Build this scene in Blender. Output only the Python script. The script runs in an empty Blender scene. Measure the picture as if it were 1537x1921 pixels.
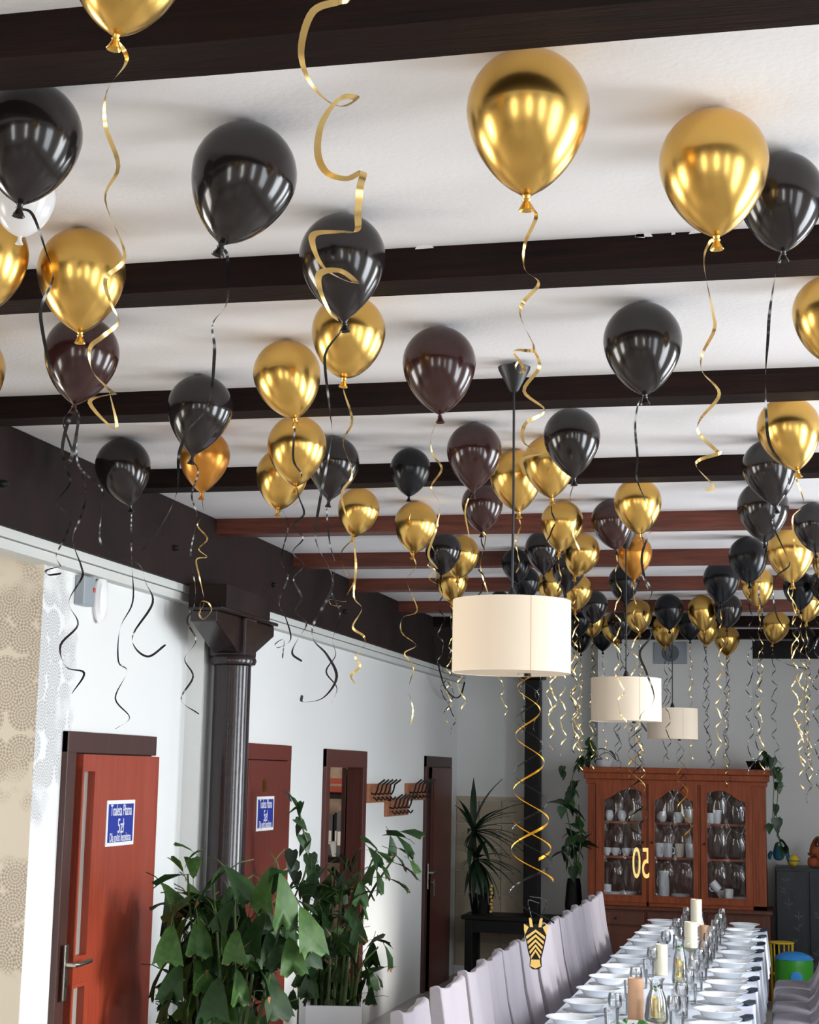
import bpy, bmesh, math, random
from mathutils import Vector, Matrix, Quaternion
random.seed(7)
PI = math.pi
C = bpy.context.scene.collection
sc = bpy.context.scene

# ------------------------------------------------------------------ camera
EYE = 1.97
IW, IH, FL = 1537, 1921, 3026.0
YAW, PITCH, ROLL = math.radians(13.364), math.radians(9.136), math.radians(1.151)
cf = Vector((-math.sin(YAW) * math.cos(PITCH), math.cos(YAW) * math.cos(PITCH), math.sin(PITCH)))
r0 = Vector((math.cos(YAW), math.sin(YAW), 0)); u0 = r0.cross(cf)
cr = r0 * math.cos(ROLL) + u0 * math.sin(ROLL)
cu = -r0 * math.sin(ROLL) + u0 * math.cos(ROLL)
O = Vector((0, 0, EYE))
cam = bpy.data.cameras.new('camera'); cam.sensor_fit = 'VERTICAL'; cam.sensor_height = 24
cam.lens = FL / IH * 24; cam.clip_start = 0.02; cam.clip_end = 200
co = bpy.data.objects.new('camera', cam); C.objects.link(co)
m = Matrix((cr, cu, -cf)).transposed().to_4x4(); m.translation = O; co.matrix_world = m
sc.camera = co
# ------------------------------------------------------------------ light
sc.view_settings.view_transform = 'Standard'; sc.view_settings.look = 'None'
sc.view_settings.gamma = 1; sc.view_settings.use_curve_mapping = False
sc.view_settings.exposure = 0.1
w = bpy.data.worlds.new('sky'); sc.world = w; w.use_nodes = True
w.node_tree.nodes['Background'].inputs[0].default_value = (0.75, 0.85, 1, 1)
w.node_tree.nodes['Background'].inputs[1].default_value = 0.6
CEIL = EYE + 1.41
XR, XL2, YN, YB = 2.7, -6.0, -4.0, 16.2
RWIN = [(-1.6, 1.3), (1.4, 1.3), (4.2, 1.3), (7.0, 1.3), (9.8, 1.3), (12.6, 1.3)]  # the farthest window is an unseen addition that brightens the far left wall
RPOW = [66, 52, 100, 115, 135, 35]
RTILT = [0.08, 0.08, 0.1, 0.2, 0.32, 0.1]      # windows of the right wall (centre Y, width)
NWIN = [(-2.6, 0.9), (0.9, 0.7)]                               # windows of the near wall
LWIN = [(1.5, 1.4), (4.6, 1.4)]                                             # windows of the left alcove
WZ0, WZ1 = 0.85, 3.15
def window_lamp(name, loc, rot, sx, sz, power, col, spread=2.6):
    l = bpy.data.lights.new(name, 'AREA'); l.shape = 'RECTANGLE'; l.size = sx; l.size_y = sz
    l.energy = power; l.color = col; l.spread = spread
    o = bpy.data.objects.new(name, l); C.objects.link(o); o.location = loc; o.rotation_euler = rot
for (cy_, ww), pw_, tl_ in zip(RWIN, RPOW, RTILT):
    window_lamp('window_daylight', (XR + 0.2, cy_, (WZ0 + WZ1) / 2), (0, PI / 2 - tl_, 0), WZ1 - WZ0, ww, pw_, (0.9, 0.95, 1.0), 2.7)
for cx_, ww in NWIN:
    window_lamp('window_daylight', (cx_, YN - 0.02, (WZ0 + WZ1) / 2), (PI / 2, 0, 0), ww, WZ1 - WZ0, 40, (1.0, 0.97, 0.92))
for cy_, ww in LWIN:
    window_lamp('window_daylight', (XL2 - 0.02, cy_, (WZ0 + WZ1) / 2), (0, -PI / 2, 0), WZ1 - WZ0, ww, 98, (1.0, 0.96, 0.9))

sun = bpy.data.lights.new('hazy_low_sun', 'SUN'); sun.energy = 3.0; sun.angle = math.radians(9); sun.color = (1, 0.97, 0.92)
so = bpy.data.objects.new('hazy_low_sun', sun); C.objects.link(so)
so.rotation_euler = Vector((-1, 0.05, -math.tan(math.radians(18)))).to_track_quat('-Z', 'Y').to_euler()

# ------------------------------------------------------------------ helpers
def ray(x, y): return cf + cr * ((x - IW / 2) / FL) + cu * ((IH / 2 - y) / FL)
def at_z(x, y, z): d = ray(x, y); return O + d * ((z - EYE) / d.z)
def at_x(x, y, X): d = ray(x, y); return O + d * (X / d.x)
def at_y(x, y, Y): d = ray(x, y); return O + d * (Y / d.y)
def at_d(x, y, d_): return O + ray(x, y) * d_
def depth(p): return (p - O).dot(cf)

def link(name, data, parent=None):
    o = bpy.data.objects.new(name, data); C.objects.link(o)
    if parent: o.parent = parent
    return o
def tag(o, label=None, cat=None, group=None, kind=None):
    if label: o['label'] = label
    if cat: o['category'] = cat
    if group: o['group'] = group
    if kind: o['kind'] = kind
    return o
def thing(name, label, cat, loc=(0, 0, 0), rotz=0, group=None):
    o = bpy.data.objects.new(name, None); C.objects.link(o); o.empty_display_size = 0.05
    o.location = loc; o.rotation_euler = (0, 0, rotz)
    return tag(o, label, cat, group)
def dup(root, loc=None, rotz=None, label=None, group=None):
    r = root.copy(); C.objects.link(r)
    if loc is not None: r.location = loc
    if rotz is not None: r.rotation_euler = (0, 0, rotz)
    if label: r['label'] = label
    if group: r['group'] = group
    for ch in list(root.children):
        c = ch.copy(); C.objects.link(c); c.parent = r
        for g in list(ch.children):
            d = g.copy(); C.objects.link(d); d.parent = c
    return r

class MB:
    def __init__(s): s.v = []; s.f = []; s.sm = []
    def add(s, vs, fs, smooth=False):
        n = len(s.v); s.v += [tuple(v) for v in vs]; s.f += [tuple(i + n for i in f) for f in fs]; s.sm += [smooth] * len(fs); return s
    def box(s, a, b):
        x0, y0, z0 = a; x1, y1, z1 = b
        return s.add([(x0, y0, z0), (x1, y0, z0), (x1, y1, z0), (x0, y1, z0), (x0, y0, z1), (x1, y0, z1), (x1, y1, z1), (x0, y1, z1)],
                     [(0, 3, 2, 1), (4, 5, 6, 7), (0, 1, 5, 4), (1, 2, 6, 5), (2, 3, 7, 6), (3, 0, 4, 7)])
    def lathe(s, prof, seg=24, c=(0, 0, 0), smooth=True, caps=True, mat=None):
        vs = []; fs = []
        for r, z in prof:
            for k in range(seg):
                a = 2 * PI * k / seg; p = Vector((r * math.cos(a), r * math.sin(a), z))
                if mat: p = mat @ p
                vs.append(p + Vector(c))
        for i in range(len(prof) - 1):
            for k in range(seg):
                fs.append((i * seg + k, i * seg + (k + 1) % seg, (i + 1) * seg + (k + 1) % seg, (i + 1) * seg + k))
        if caps:
            s.add(vs, fs, smooth); q = len(s.v) - len(vs)
            s.f += [tuple(q + i for i in range(seg))[::-1], tuple(q + (len(prof) - 1) * seg + k for k in range(seg))]; s.sm += [False, False]; return s
        return s.add(vs, fs, smooth)
    def tube(s, pts, r, seg=6, r1=None, smooth=True):
        pts = [Vector(p) for p in pts]; n = len(pts); vs = []; fs = []; up = Vector((0.13, 0.21, 0.97))
        for i, p in enumerate(pts):
            t = (pts[min(i + 1, n - 1)] - pts[max(i - 1, 0)]).normalized()
            a = t.cross(up)
            if a.length < 0.1: a = t.cross(Vector((1, 0, 0)))
            a.normalize(); b = t.cross(a); rr = r if r1 is None else r + (r1 - r) * i / max(1, n - 1)
            for k in range(seg):
                q = 2 * PI * k / seg; vs.append(p + a * (rr * math.cos(q)) + b * (rr * math.sin(q)))
        for i in range(n - 1):
            for k in range(seg): fs.append((i * seg + k, i * seg + (k + 1) % seg, (i + 1) * seg + (k + 1) % seg, (i + 1) * seg + k))
        fs.append(tuple(range(seg))[::-1]); fs.append(tuple((n - 1) * seg + k for k in range(seg)))
        return s.add(vs, fs, smooth)
    def prism(s, poly, axis, a, b):
        # poly in the plane perpendicular to axis, extruded from a to b
        def P(p, h): return {'x': (h, p[0], p[1]), 'y': (p[0], h, p[1]), 'z': (p[0], p[1], h)}[axis]
        n = len(poly); vs = [P(p, a) for p in poly] + [P(p, b) for p in poly]
        fs = [tuple(range(n))[::-1], tuple(range(n, 2 * n))] + [(i, (i + 1) % n, n + (i + 1) % n, n + i) for i in range(n)]
        return s.add(vs, fs)
    def mesh(s, name, mat):
        me = bpy.data.meshes.new(name); me.from_pydata(s.v, [], s.f)
        me.polygons.foreach_set('use_smooth', s.sm)
        bm = bmesh.new(); bm.from_mesh(me); bmesh.ops.recalc_face_normals(bm, faces=bm.faces); bm.to_mesh(me); bm.free()
        if any(s.sm): me.set_sharp_from_angle(angle=0.75)
        if mat: me.materials.append(mat)
        return me
    def build(s, name, mat, parent=None, bevel=0, seg=2, loc=None):
        o = link(name, s.mesh(name, mat), parent)
        if loc is not None: o.location = loc
        if bevel:
            md = o.modifiers.new('bevel', 'BEVEL'); md.width = bevel; md.segments = seg; md.limit_method = 'ANGLE'; md.angle_limit = 0.7
        return o
def catmull(pts, n=6):
    out = []; P = [Vector(p) for p in pts]
    if len(P) < 3: return P
    P = [P[0] * 2 - P[1]] + P + [P[-1] * 2 - P[-2]]
    for i in range(1, len(P) - 2):
        p0, p1, p2, p3 = P[i - 1:i + 3]
        for k in range(n):
            t = k / n
            out.append(0.5 * ((2 * p1) + (p2 - p0) * t + (2 * p0 - 5 * p1 + 4 * p2 - p3) * t * t + (3 * p1 - p0 - 3 * p2 + p3) * t ** 3))
    out.append(P[-2]); return out

# ------------------------------------------------------------------ materials
def lin(c): return tuple(((x / 255) / 12.92 if x / 255 <= 0.04045 else ((x / 255 + 0.055) / 1.055) ** 2.4) for x in c)
def mat(name, rgb, rough=0.5, metal=0.0, coat=0.0, spec=0.5, noise=0.0, nscale=8, bump=0.0, bscale=40, rgb2=None, stretch=None, wave=False, sheen=0):
    M = bpy.data.materials.new(name); M.use_nodes = True; nt = M.node_tree; N = nt.nodes; L = nt.links
    b = N['Principled BSDF']; c = (*lin(rgb), 1)
    b.inputs['Base Color'].default_value = c; b.inputs['Roughness'].default_value = rough; b.inputs['Metallic'].default_value = metal
    b.inputs['Coat Weight'].default_value = coat; b.inputs['Coat Roughness'].default_value = 0.08; b.inputs['Specular IOR Level'].default_value = spec
    if sheen: b.inputs['Sheen Weight'].default_value = sheen
    tc = N.new('ShaderNodeTexCoord'); mp = N.new('ShaderNodeMapping'); L.new(tc.outputs['Object'], mp.inputs['Vector'])
    if stretch: mp.inputs['Scale'].default_value = stretch
    if noise or rgb2:
        nz = N.new('ShaderNodeTexNoise'); nz.inputs['Scale'].default_value = nscale; nz.inputs['Detail'].default_value = 6
        L.new(mp.outputs[0], nz.inputs['Vector'])
        rp = N.new('ShaderNodeValToRGB'); rp.color_ramp.elements[0].position = 0.3; rp.color_ramp.elements[1].position = 0.7
        c2 = lin(rgb2) if rgb2 else tuple(x * (1 - noise) for x in c[:3])
        rp.color_ramp.elements[0].color = (*c2, 1); rp.color_ramp.elements[1].color = c
        L.new(nz.outputs['Fac'], rp.inputs[0]); L.new(rp.outputs[0], b.inputs['Base Color'])
    if bump:
        bz = N.new('ShaderNodeTexNoise'); bz.inputs['Scale'].default_value = bscale; bz.inputs['Detail'].default_value = 4
        L.new(mp.outputs[0], bz.inputs['Vector']); bp = N.new('ShaderNodeBump'); bp.inputs['Strength'].default_value = bump; bp.inputs['Distance'].default_value = 0.01
        L.new(bz.outputs['Fac'], bp.inputs['Height']); L.new(bp.outputs[0], b.inputs['Normal'])
    return M
def thin_glass(name, tint=(1, 1, 1), refl=0.12, rough=0.02, blend=0.35):
    M = bpy.data.materials.new(name); M.use_nodes = True; nt = M.node_tree; N = nt.nodes; L = nt.links
    N.remove(N['Principled BSDF']); out = N['Material Output']
    tr = N.new('ShaderNodeBsdfTransparent'); tr.inputs[0].default_value = (*tint, 1)
    gl = N.new('ShaderNodeBsdfGlossy'); gl.inputs['Roughness'].default_value = rough
    lw = N.new('ShaderNodeLayerWeight'); lw.inputs[0].default_value = blend
    mu = N.new('ShaderNodeMath'); mu.operation = 'MULTIPLY_ADD'; mu.inputs[1].default_value = 0.75; mu.inputs[2].default_value = refl
    mu.use_clamp = True
    mx = N.new('ShaderNodeMixShader'); L.new(lw.outputs['Fresnel'], mu.inputs[0]); L.new(mu.outputs[0], mx.inputs[0])
    L.new(tr.outputs[0], mx.inputs[1]); L.new(gl.outputs[0], mx.inputs[2]); L.new(mx.outputs[0], out.inputs[0])
    return M
M_CEIL = mat('white_plaster', (238, 236, 237), 0.9, noise=0.05, nscale=1.5, bump=0.15, bscale=60)
M_WALL = mat('white_wall_paint', (226, 228, 226), 0.75, noise=0.04, nscale=2, bump=0.08, bscale=50)
M_BEIGE = mat('beige_wall_paint', (214, 200, 176), 0.8, noise=0.12, nscale=3, bump=0.1, bscale=40)
M_GREY = mat('grey_wall_paint', (226, 227, 225), 0.85, noise=0.06, nscale=2)
M_FLOOR = mat('floor_tile', (176, 170, 163), 0.35, noise=0.15, nscale=3)
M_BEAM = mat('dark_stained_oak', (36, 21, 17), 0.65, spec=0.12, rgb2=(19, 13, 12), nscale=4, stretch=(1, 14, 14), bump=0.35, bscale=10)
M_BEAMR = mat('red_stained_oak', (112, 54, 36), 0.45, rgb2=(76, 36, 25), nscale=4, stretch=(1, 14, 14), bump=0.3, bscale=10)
M_GIRD = mat('dark_brown_girder', (43, 31, 29), 0.7, spec=0.15, rgb2=(31, 22, 21), nscale=3, bump=0.25, bscale=25)
M_IRON = mat('painted_cast_iron', (40, 29, 31), 0.2, spec=0.4, coat=0.15, noise=0.2, nscale=6, bump=0.06, bscale=30)
M_BLACK = mat('black_plastic', (20, 20, 21), 0.4)
M_CORN = mat('cornice_paint', (205, 207, 203), 0.7)
M_DOOR = mat('mahogany_door', (160, 66, 42), 0.45, rgb2=(140, 54, 34), nscale=5, stretch=(14, 14, 0.7), bump=0.05, bscale=20, coat=0.15)
M_DOORD = mat('dark_door_wood', (92, 46, 38), 0.45, rgb2=(76, 36, 30), nscale=5, stretch=(14, 14, 0.7), coat=0.15)
M_CAS = mat('door_casing_wood', (74, 46, 40), 0.45, rgb2=(60, 36, 32), nscale=5, stretch=(12, 12, 0.8))
M_STEEL = mat('brushed_steel', (176, 172, 164), 0.32, metal=1)
M_FROST = mat('frosted_glass', (150, 148, 142), 0.25)
M_BLUE = mat('blue_sign', (34, 54, 150), 0.35)
M_WHITE = mat('white_print', (235, 235, 235), 0.5)
M_SHADE = mat('cream_fabric_shade', (232, 216, 194), 0.8, bump=0.05, bscale=200)
b_ = M_SHADE.node_tree.nodes['Principled BSDF']; b_.inputs['Subsurface Weight'].default_value = 0.0
M_GOLD = mat('chrome_gold_latex', (220, 178, 98), 0.24, metal=1)
M_GOLDP = mat('pearl_orange_gold_latex', (204, 140, 62), 0.3, metal=0.85)
M_BLK = mat('black_latex', (30, 24, 24), 0.15, spec=0.5, coat=0.1)
M_BLKB = mat('blue_black_latex', (12, 14, 19), 0.24, spec=0.35)
M_MAR = mat('brown_black_latex', (52, 26, 24), 0.16, spec=0.5, coat=0.1)
M_PALE = mat('clear_white_latex', (228, 226, 226), 0.2)
M_RG = mat('gold_foil_ribbon', (230, 198, 130), 0.24, metal=1)
M_RB = mat('black_foil_ribbon', (40, 38, 38), 0.18, metal=0.6, spec=0.8)
M_CAB = mat('cherry_cabinet_wood', (156, 76, 36), 0.45, spec=0.35, rgb2=(126, 56, 27), nscale=4, stretch=(10, 10, 0.8))
M_CABD = mat('dark_cherry_wood', (100, 50, 30), 0.45, rgb2=(78, 38, 24), nscale=4, stretch=(10, 10, 0.8))
M_PANE = thin_glass('bevelled_cabinet_glass', (0.96, 0.97, 0.97), 0.035, 0.03, 0.3)
M_GLASS = thin_glass('clear_table_glass', (0.985, 0.992, 0.995), 0.05, 0.02)
M_CHINA = mat('white_china', (240, 244, 249), 0.15, coat=0.3)
M_CHINA2 = mat('cream_china', (226, 220, 204), 0.2)
M_CLOTH = mat('white_tablecloth', (230, 237, 249), 0.85, bump=0.1, bscale=120)
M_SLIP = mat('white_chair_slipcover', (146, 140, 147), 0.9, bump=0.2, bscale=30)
M_LEAF = mat('palm_leaf', (36, 68, 28), 0.5, spec=0.3, rgb2=(24, 48, 22), nscale=6)
M_LEAF2 = mat('lighter_palm_leaf', (62, 94, 36), 0.5, spec=0.3, rgb2=(36, 68, 28), nscale=6)
M_TIP = mat('dry_brown_leaf_edge', (150, 100, 62), 0.7)
M_VINE = mat('vine_leaf', (34, 62, 34), 0.4, rgb2=(22, 44, 24), nscale=8)
M_STEM = mat('green_stem', (74, 92, 48), 0.55)
M_WOODSTEM = mat('woody_stem', (72, 58, 44), 0.7)
M_NAVY = mat('dark_blue_napkin', (30, 44, 62), 0.8)
M_CANDW = mat('cream_candle_wax', (236, 230, 204), 0.5)
M_CANDP = mat('peach_candle_wax', (214, 168, 132), 0.5)
M_PEWT = mat('pewter_metal', (170, 166, 160), 0.35, metal=0.8)
M_LEMON = mat('lemon_slice', (236, 196, 70), 0.45)
M_WATER = thin_glass('lemonade', (0.9, 0.92, 0.78), 0.04, 0.02)
M_MINT = mat('mint_leaf', (60, 130, 50), 0.5)
M_RED = mat('tomato_red', (190, 60, 40), 0.4)
M_WINE = mat('dark_red_wine', (60, 14, 20), 0.2)
M_SOIL = mat('potting_soil', (44, 34, 28), 0.9)
M_DARKT = mat('black_painted_wood', (18, 15, 15), 0.5, spec=0.3)
M_TILE = mat('beige_wainscot_tile', (186, 172, 148), 0.5, noise=0.1, nscale=3)
M_HOOKW = mat('hook_board_wood', (172, 112, 80), 0.5, rgb2=(150, 92, 64), nscale=6, stretch=(8, 1, 8))
M_VENT = mat('grey_vent', (150, 158, 164), 0.4)
M_PLUSH = mat('brown_plush', (150, 78, 44), 0.95)
M_YEL = mat('yellow_plush', (214, 180, 40), 0.9)
M_TEAL = mat('teal_plush', (30, 96, 120), 0.9)
M_GREENP = mat('green_plastic', (58, 150, 44), 0.35)
M_BLUEP = mat('blue_plastic', (52, 140, 214), 0.35)
M_SWG = mat('gold_swirl_foil', (232, 170, 50), 0.3, metal=0.9)
M_SWB = mat('black_swirl_foil', (24, 23, 24), 0.2, metal=0.4)
M_CUTG = mat('gold_card', (236, 196, 112), 0.35, metal=0.5)

# stencilled lace: printed circles with spokes, fading out in patches (flat print on the wall)
def lace_mat(name, base, ink, axes, cx, cz, rx, rz, low=-9.0, strength=0.8):
    M = bpy.data.materials.new(name); M.use_nodes = True; nt = M.node_tree; N = nt.nodes; L = nt.links; b = N['Principled BSDF']
    b.inputs['Roughness'].default_value = 0.8
    tc = N.new('ShaderNodeTexCoord'); sp = N.new('ShaderNodeSeparateXYZ'); L.new(tc.outputs['Object'], sp.inputs[0])
    cb = N.new('ShaderNodeCombineXYZ'); L.new(sp.outputs[axes], cb.inputs[0]); L.new(sp.outputs['Z'], cb.inputs[1])
    def ma(op, a, bb=None, c=None):
        n = N.new('ShaderNodeMath'); n.operation = op
        for i, x in enumerate((a, bb, c)):
            if x is None: continue
            if isinstance(x, (int, float)): n.inputs[i].default_value = x
            else: L.new(x, n.inputs[i])
        return n.outputs[0]
    vo = N.new('ShaderNodeTexVoronoi'); vo.voronoi_dimensions = '2D'; vo.inputs['Scale'].default_value = 8.5; vo.inputs['Randomness'].default_value = 0.75
    L.new(cb.outputs[0], vo.inputs['Vector'])
    d = N.new('ShaderNodeVectorMath'); d.operation = 'SUBTRACT'; L.new(cb.outputs[0], d.inputs[0]); L.new(vo.outputs['Position'], d.inputs[1])
    s2 = N.new('ShaderNodeSeparateXYZ'); L.new(d.outputs[0], s2.inputs[0])
    ang = ma('ARCTAN2', s2.outputs[0], s2.outputs[1]); dist = vo.outputs['Distance']
    rings = ma('GREATER_THAN', ma('SINE', ma('MULTIPLY', dist, 52.0)), -0.1)
    spok = ma('GREATER_THAN', ma('SINE', ma('MULTIPLY', ang, 20.0)), -0.3)
    inn = ma('LESS_THAN', dist, 0.62)
    pat = ma('MULTIPLY', ma('MULTIPLY', ma('ADD', ma('MULTIPLY', rings, 0.5), ma('MULTIPLY', spok, 0.5)), inn), strength)
    ex = ma('POWER', ma('DIVIDE', ma('SUBTRACT', sp.outputs[axes], cx), rx), 2.0); ez = ma('MINIMUM', ma('POWER', ma('DIVIDE', ma('SUBTRACT', sp.outputs['Z'], cz), rz), 2.0), ma('POWER', ma('DIVIDE', ma('SUBTRACT', sp.outputs['Z'], low), 0.26), 2.0))
    nz = N.new('ShaderNodeTexNoise'); nz.inputs['Scale'].default_value = 7; L.new(tc.outputs['Object'], nz.inputs['Vector'])
    e = ma('ADD', ma('ADD', ex, ez), ma('MULTIPLY', ma('SUBTRACT', nz.outputs['Fac'], 0.5), 2.2))
    mask = N.new('ShaderNodeMapRange'); mask.inputs[1].default_value = 1.15; mask.inputs[2].default_value = 0.6; L.new(e, mask.inputs[0])
    fac = ma('MULTIPLY', pat, mask.outputs[0])
    mx = N.new('ShaderNodeMix'); mx.data_type = 'RGBA'; L.new(fac, mx.inputs[0]); mx.inputs[6].default_value = (*lin(base), 1); mx.inputs[7].default_value = (*lin(ink), 1)
    L.new(mx.outputs[2], b.inputs['Base Color'])
    return M

# ------------------------------------------------------------------ the setting
def struct(name, mb, m_, **k): return tag(mb.build(name, m_, **k), kind='structure')
WX = -3.3; YC = 6.72                      # left wall plane and its near corner
struct('floor', MB().box((XL2, YN, -0.1), (XR, YB, 0)), M_FLOOR)
ceil = struct('ceiling', MB().box((XL2 - 0.3, YN - 0.3, CEIL), (XR + 0.3, YB + 0.6, CEIL + 0.12)), M_CEIL)
BEAMS = [-1.8, -0.32, 1.16, 2.63, 4.11, 5.60, 7.13, 8.65, 10.13, 11.53, 13.1, 14.45, 15.75]
BD, BW = 0.09, 0.14
for i, y in enumerate(BEAMS):
    mb = MB(); n = 14; random.seed(100 + i); xs = [-3.19 + (XR + 3.19) * k / n for k in range(n + 1)]
    if y < 4: xs = [XL2 + (XR - XL2) * k / n for k in range(n + 1)] if y < -5 else xs
    vs = []; fs = []
    for x in xs:
        j = lambda s: random.uniform(-s, s)
        y0 = y + j(0.004); y1 = y + BW + j(0.005); z0 = CEIL - BD + j(0.003)
        vs += [(x, y0, CEIL), (x, y0, z0), (x, y1, z0), (x, y1, CEIL)]
    for k in range(n):
        for q in range(3): fs.append((k * 4 + q, k * 4 + q + 1, k * 4 + q + 5, k * 4 + q + 4))
    fs += [(0, 3, 2, 1), (n * 4, n * 4 + 1, n * 4 + 2, n * 4 + 3)]
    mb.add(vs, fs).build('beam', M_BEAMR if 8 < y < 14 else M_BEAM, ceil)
    if abs(y - 4.11) < 0.01:
        fl = MB()
        for _ in range(16):
            x = random.uniform(-2.9, 0.2); ln = random.uniform(0.01, 0.07)
            fl.add([(x, y - 0.006, CEIL - 0.008), (x + ln, y - 0.006, CEIL - 0.008 + random.uniform(-.004, .004)), (x + ln * 0.9, y - 0.006, CEIL), (x + 0.1 * ln, y - 0.006, CEIL)], [(0, 1, 2, 3)])
        o = fl.build('flaking_plaster', M_CEIL, ceil)
GX, GZ = -3.19, 2.955
gird = MB().box((WX - 0.3, YN, GZ), (GX, YB, CEIL)).build('girder', M_GIRD, ceil, bevel=0.008)
for y in (6.05, 8.0, 9.7, 11.4, 13.2):
    MB().lathe([(0.016, 0), (0.016, 0.02), (0.008, 0.035)], 8, mat=Matrix.Rotation(PI / 2, 4, 'Y'), c=(GX, y, 3.12)).build('girder_bolt', M_BLACK, ceil)
# cornice between girder and wall
c1 = MB().box((WX - 0.05, 0, 2.915), (-3.22, YB, GZ)); struct('trim_1', c1, M_CORN)
c2 = MB().box((WX - 0.05, 0, 2.868), (-3.235, YB, 2.911)); struct('trim_2', c2, M_CORN)
# left wall with one open doorway (door_3)
d3a, d3b, d3h = at_x(607, 1400, WX).y, at_x(683, 1406, WX).y, 2.12
p3a, p3b = d3a + 0.09, d3b - 0.09
m_l = lace_mat('white_wall_with_lace', (228, 229, 227), (112, 110, 118), 'Y', 6.74, 2.35, 0.34, 0.62, -9.0, 0.55)
wl = MB().box((WX - 0.1, YC + 0.141, 0), (WX, p3a, 2.87)).box((WX - 0.0008, YC, 0), (WX, YC + 0.141, 2.87)).box((WX - 0.1, p3b, 0), (WX, YB, 2.87)).box((WX - 0.1, p3a, d3h - 0.07), (WX, p3b, 2.87))
struct('wall_left', wl, m_l)
m_c = lace_mat('beige_wall_with_lace', (203, 194, 178), (112, 96, 80), 'X', -3.36, 2.35, 0.32, 0.5, 1.3, 0.62)
struct('wall_corner', MB().box((XL2, YC - 0.004, 0), (WX - 0.001, YC + 0.14, GZ)), m_c)
struct('wall_alcove', MB().box((XL2 - 0.2, YN, 0), (XL2, LWIN[0][0] - 0.7, CEIL)).box((XL2 - 0.2, LWIN[1][0] + 0.7, 0), (XL2, YC, CEIL))
       .box((XL2 - 0.2, LWIN[0][0] + 0.7, 0), (XL2, LWIN[1][0] - 0.7, CEIL)).box((XL2 - 0.2, LWIN[0][0] - 0.7, 0), (XL2, LWIN[1][0] + 0.7, WZ0)).box((XL2 - 0.2, LWIN[0][0] - 0.7, WZ1), (XL2, LWIN[1][0] + 0.7, CEIL)), M_BEIGE)
def holed(axis, pos, t, lo, hi, wins):
    mb = MB(); e = lo
    def bx(a, b, z0, z1):
        if axis == 'x': mb.box((pos, a, z0), (pos + t, b, z1))
        else: mb.box((a, pos, z0), (b, pos + t, z1))
    for c, ww in wins:
        bx(e, c - ww / 2, 0, CEIL); bx(c - ww / 2, c + ww / 2, 0, WZ0); bx(c - ww / 2, c + ww / 2, WZ1, CEIL); e = c + ww / 2
    bx(e, hi, 0, CEIL); return mb
struct('wall_right', holed('x', XR, 0.25, YN, YB, RWIN), M_WALL)
struct('wall_near', holed('y', YN - 0.25, 0.25, XL2, XR, NWIN), M_WALL)
k = 0
for wins, ax in ((RWIN, 'r'), (NWIN, 'n'), (LWIN, 'l')):
    for c, ww in wins:
        k += 1; mb = MB()
        def bar(a, b, z0, z1):
            if ax == 'r': mb.box((XR - 0.05, a, z0), (XR - 0.01, b, z1))
            elif ax == 'l': mb.box((XL2 + 0.01, a, z0), (XL2 + 0.05, b, z1))
            else: mb.box((a, YN + 0.01, z0), (b, YN + 0.05, z1))
        h = ww / 2
        bar(c - h, c - h + 0.06, WZ0, WZ1); bar(c + h - 0.06, c + h, WZ0, WZ1); bar(c - h, c + h, WZ0, WZ0 + 0.06); bar(c - h, c + h, WZ1 - 0.06, WZ1)
        if ax != 'r': bar(c - 0.04, c + 0.04, WZ0, WZ1); bar(c - h, c + h, 1.98, 2.03)
        struct('window_%d' % k, mb, M_WHITE)
# back wall: recessed sides, proud chimney breast
YBR = 15.95
xb0, xb1 = at_y(1122, 1250, YBR).x, at_y(1412, 1250, YBR).x
struct('wall_back', MB().box((XL2, YB, 0), (XR, YB + 0.25, CEIL)), M_GREY)
struct('wall_chimney_breast', MB().box((xb0, YBR, 0), (xb1, YB, CEIL)), M_GREY)
zt = at_y(1450, 1203, YB).z; zb = at_y(1450, 1236, YB).z
MB().box((xb1 + 0.002, YB - 0.08, zb), (XR, YB - 0.001, zt)).build('back_lintel', M_DARKT, ceil)
# wainscot of tiles on the back wall left part
zw = at_y(905, 1497, YB - 0.02).z
ws = struct('trim_3', MB().box((WX + 0.001, YB - 0.03, zw - 0.02), (-2.6, YB, zw + 0.015)), M_TILE)
tile = MB().box((0.004, -0.012, 0.004), (0.226, 0, 0.226)).mesh('tile', M_TILE)
for ix in range(3):
    for iz in range(9):
        if zw - 0.025 - 0.23 * (iz + 1) < 0: break
        o = link('tile', tile, ws); o.location = (WX + 0.002 + 0.231 * ix, YB - 0.006, zw - 0.025 - 0.23 * (iz + 1))
# far post
px = at_y(1000, 1500, 16.0).x
MB().box((px - 0.075, 15.92, 0), (px + 0.075, 16.08, 2.9)).box((px - 0.11, 15.88, 2.9), (px + 0.11, 16.12, 3.0)).build('post', M_DARKT, None, bevel=0.01)
tag(bpy.data.objects['post'], 'slim dark wooden post rising against the back wall behind the nearest lamp', 'post')

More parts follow.
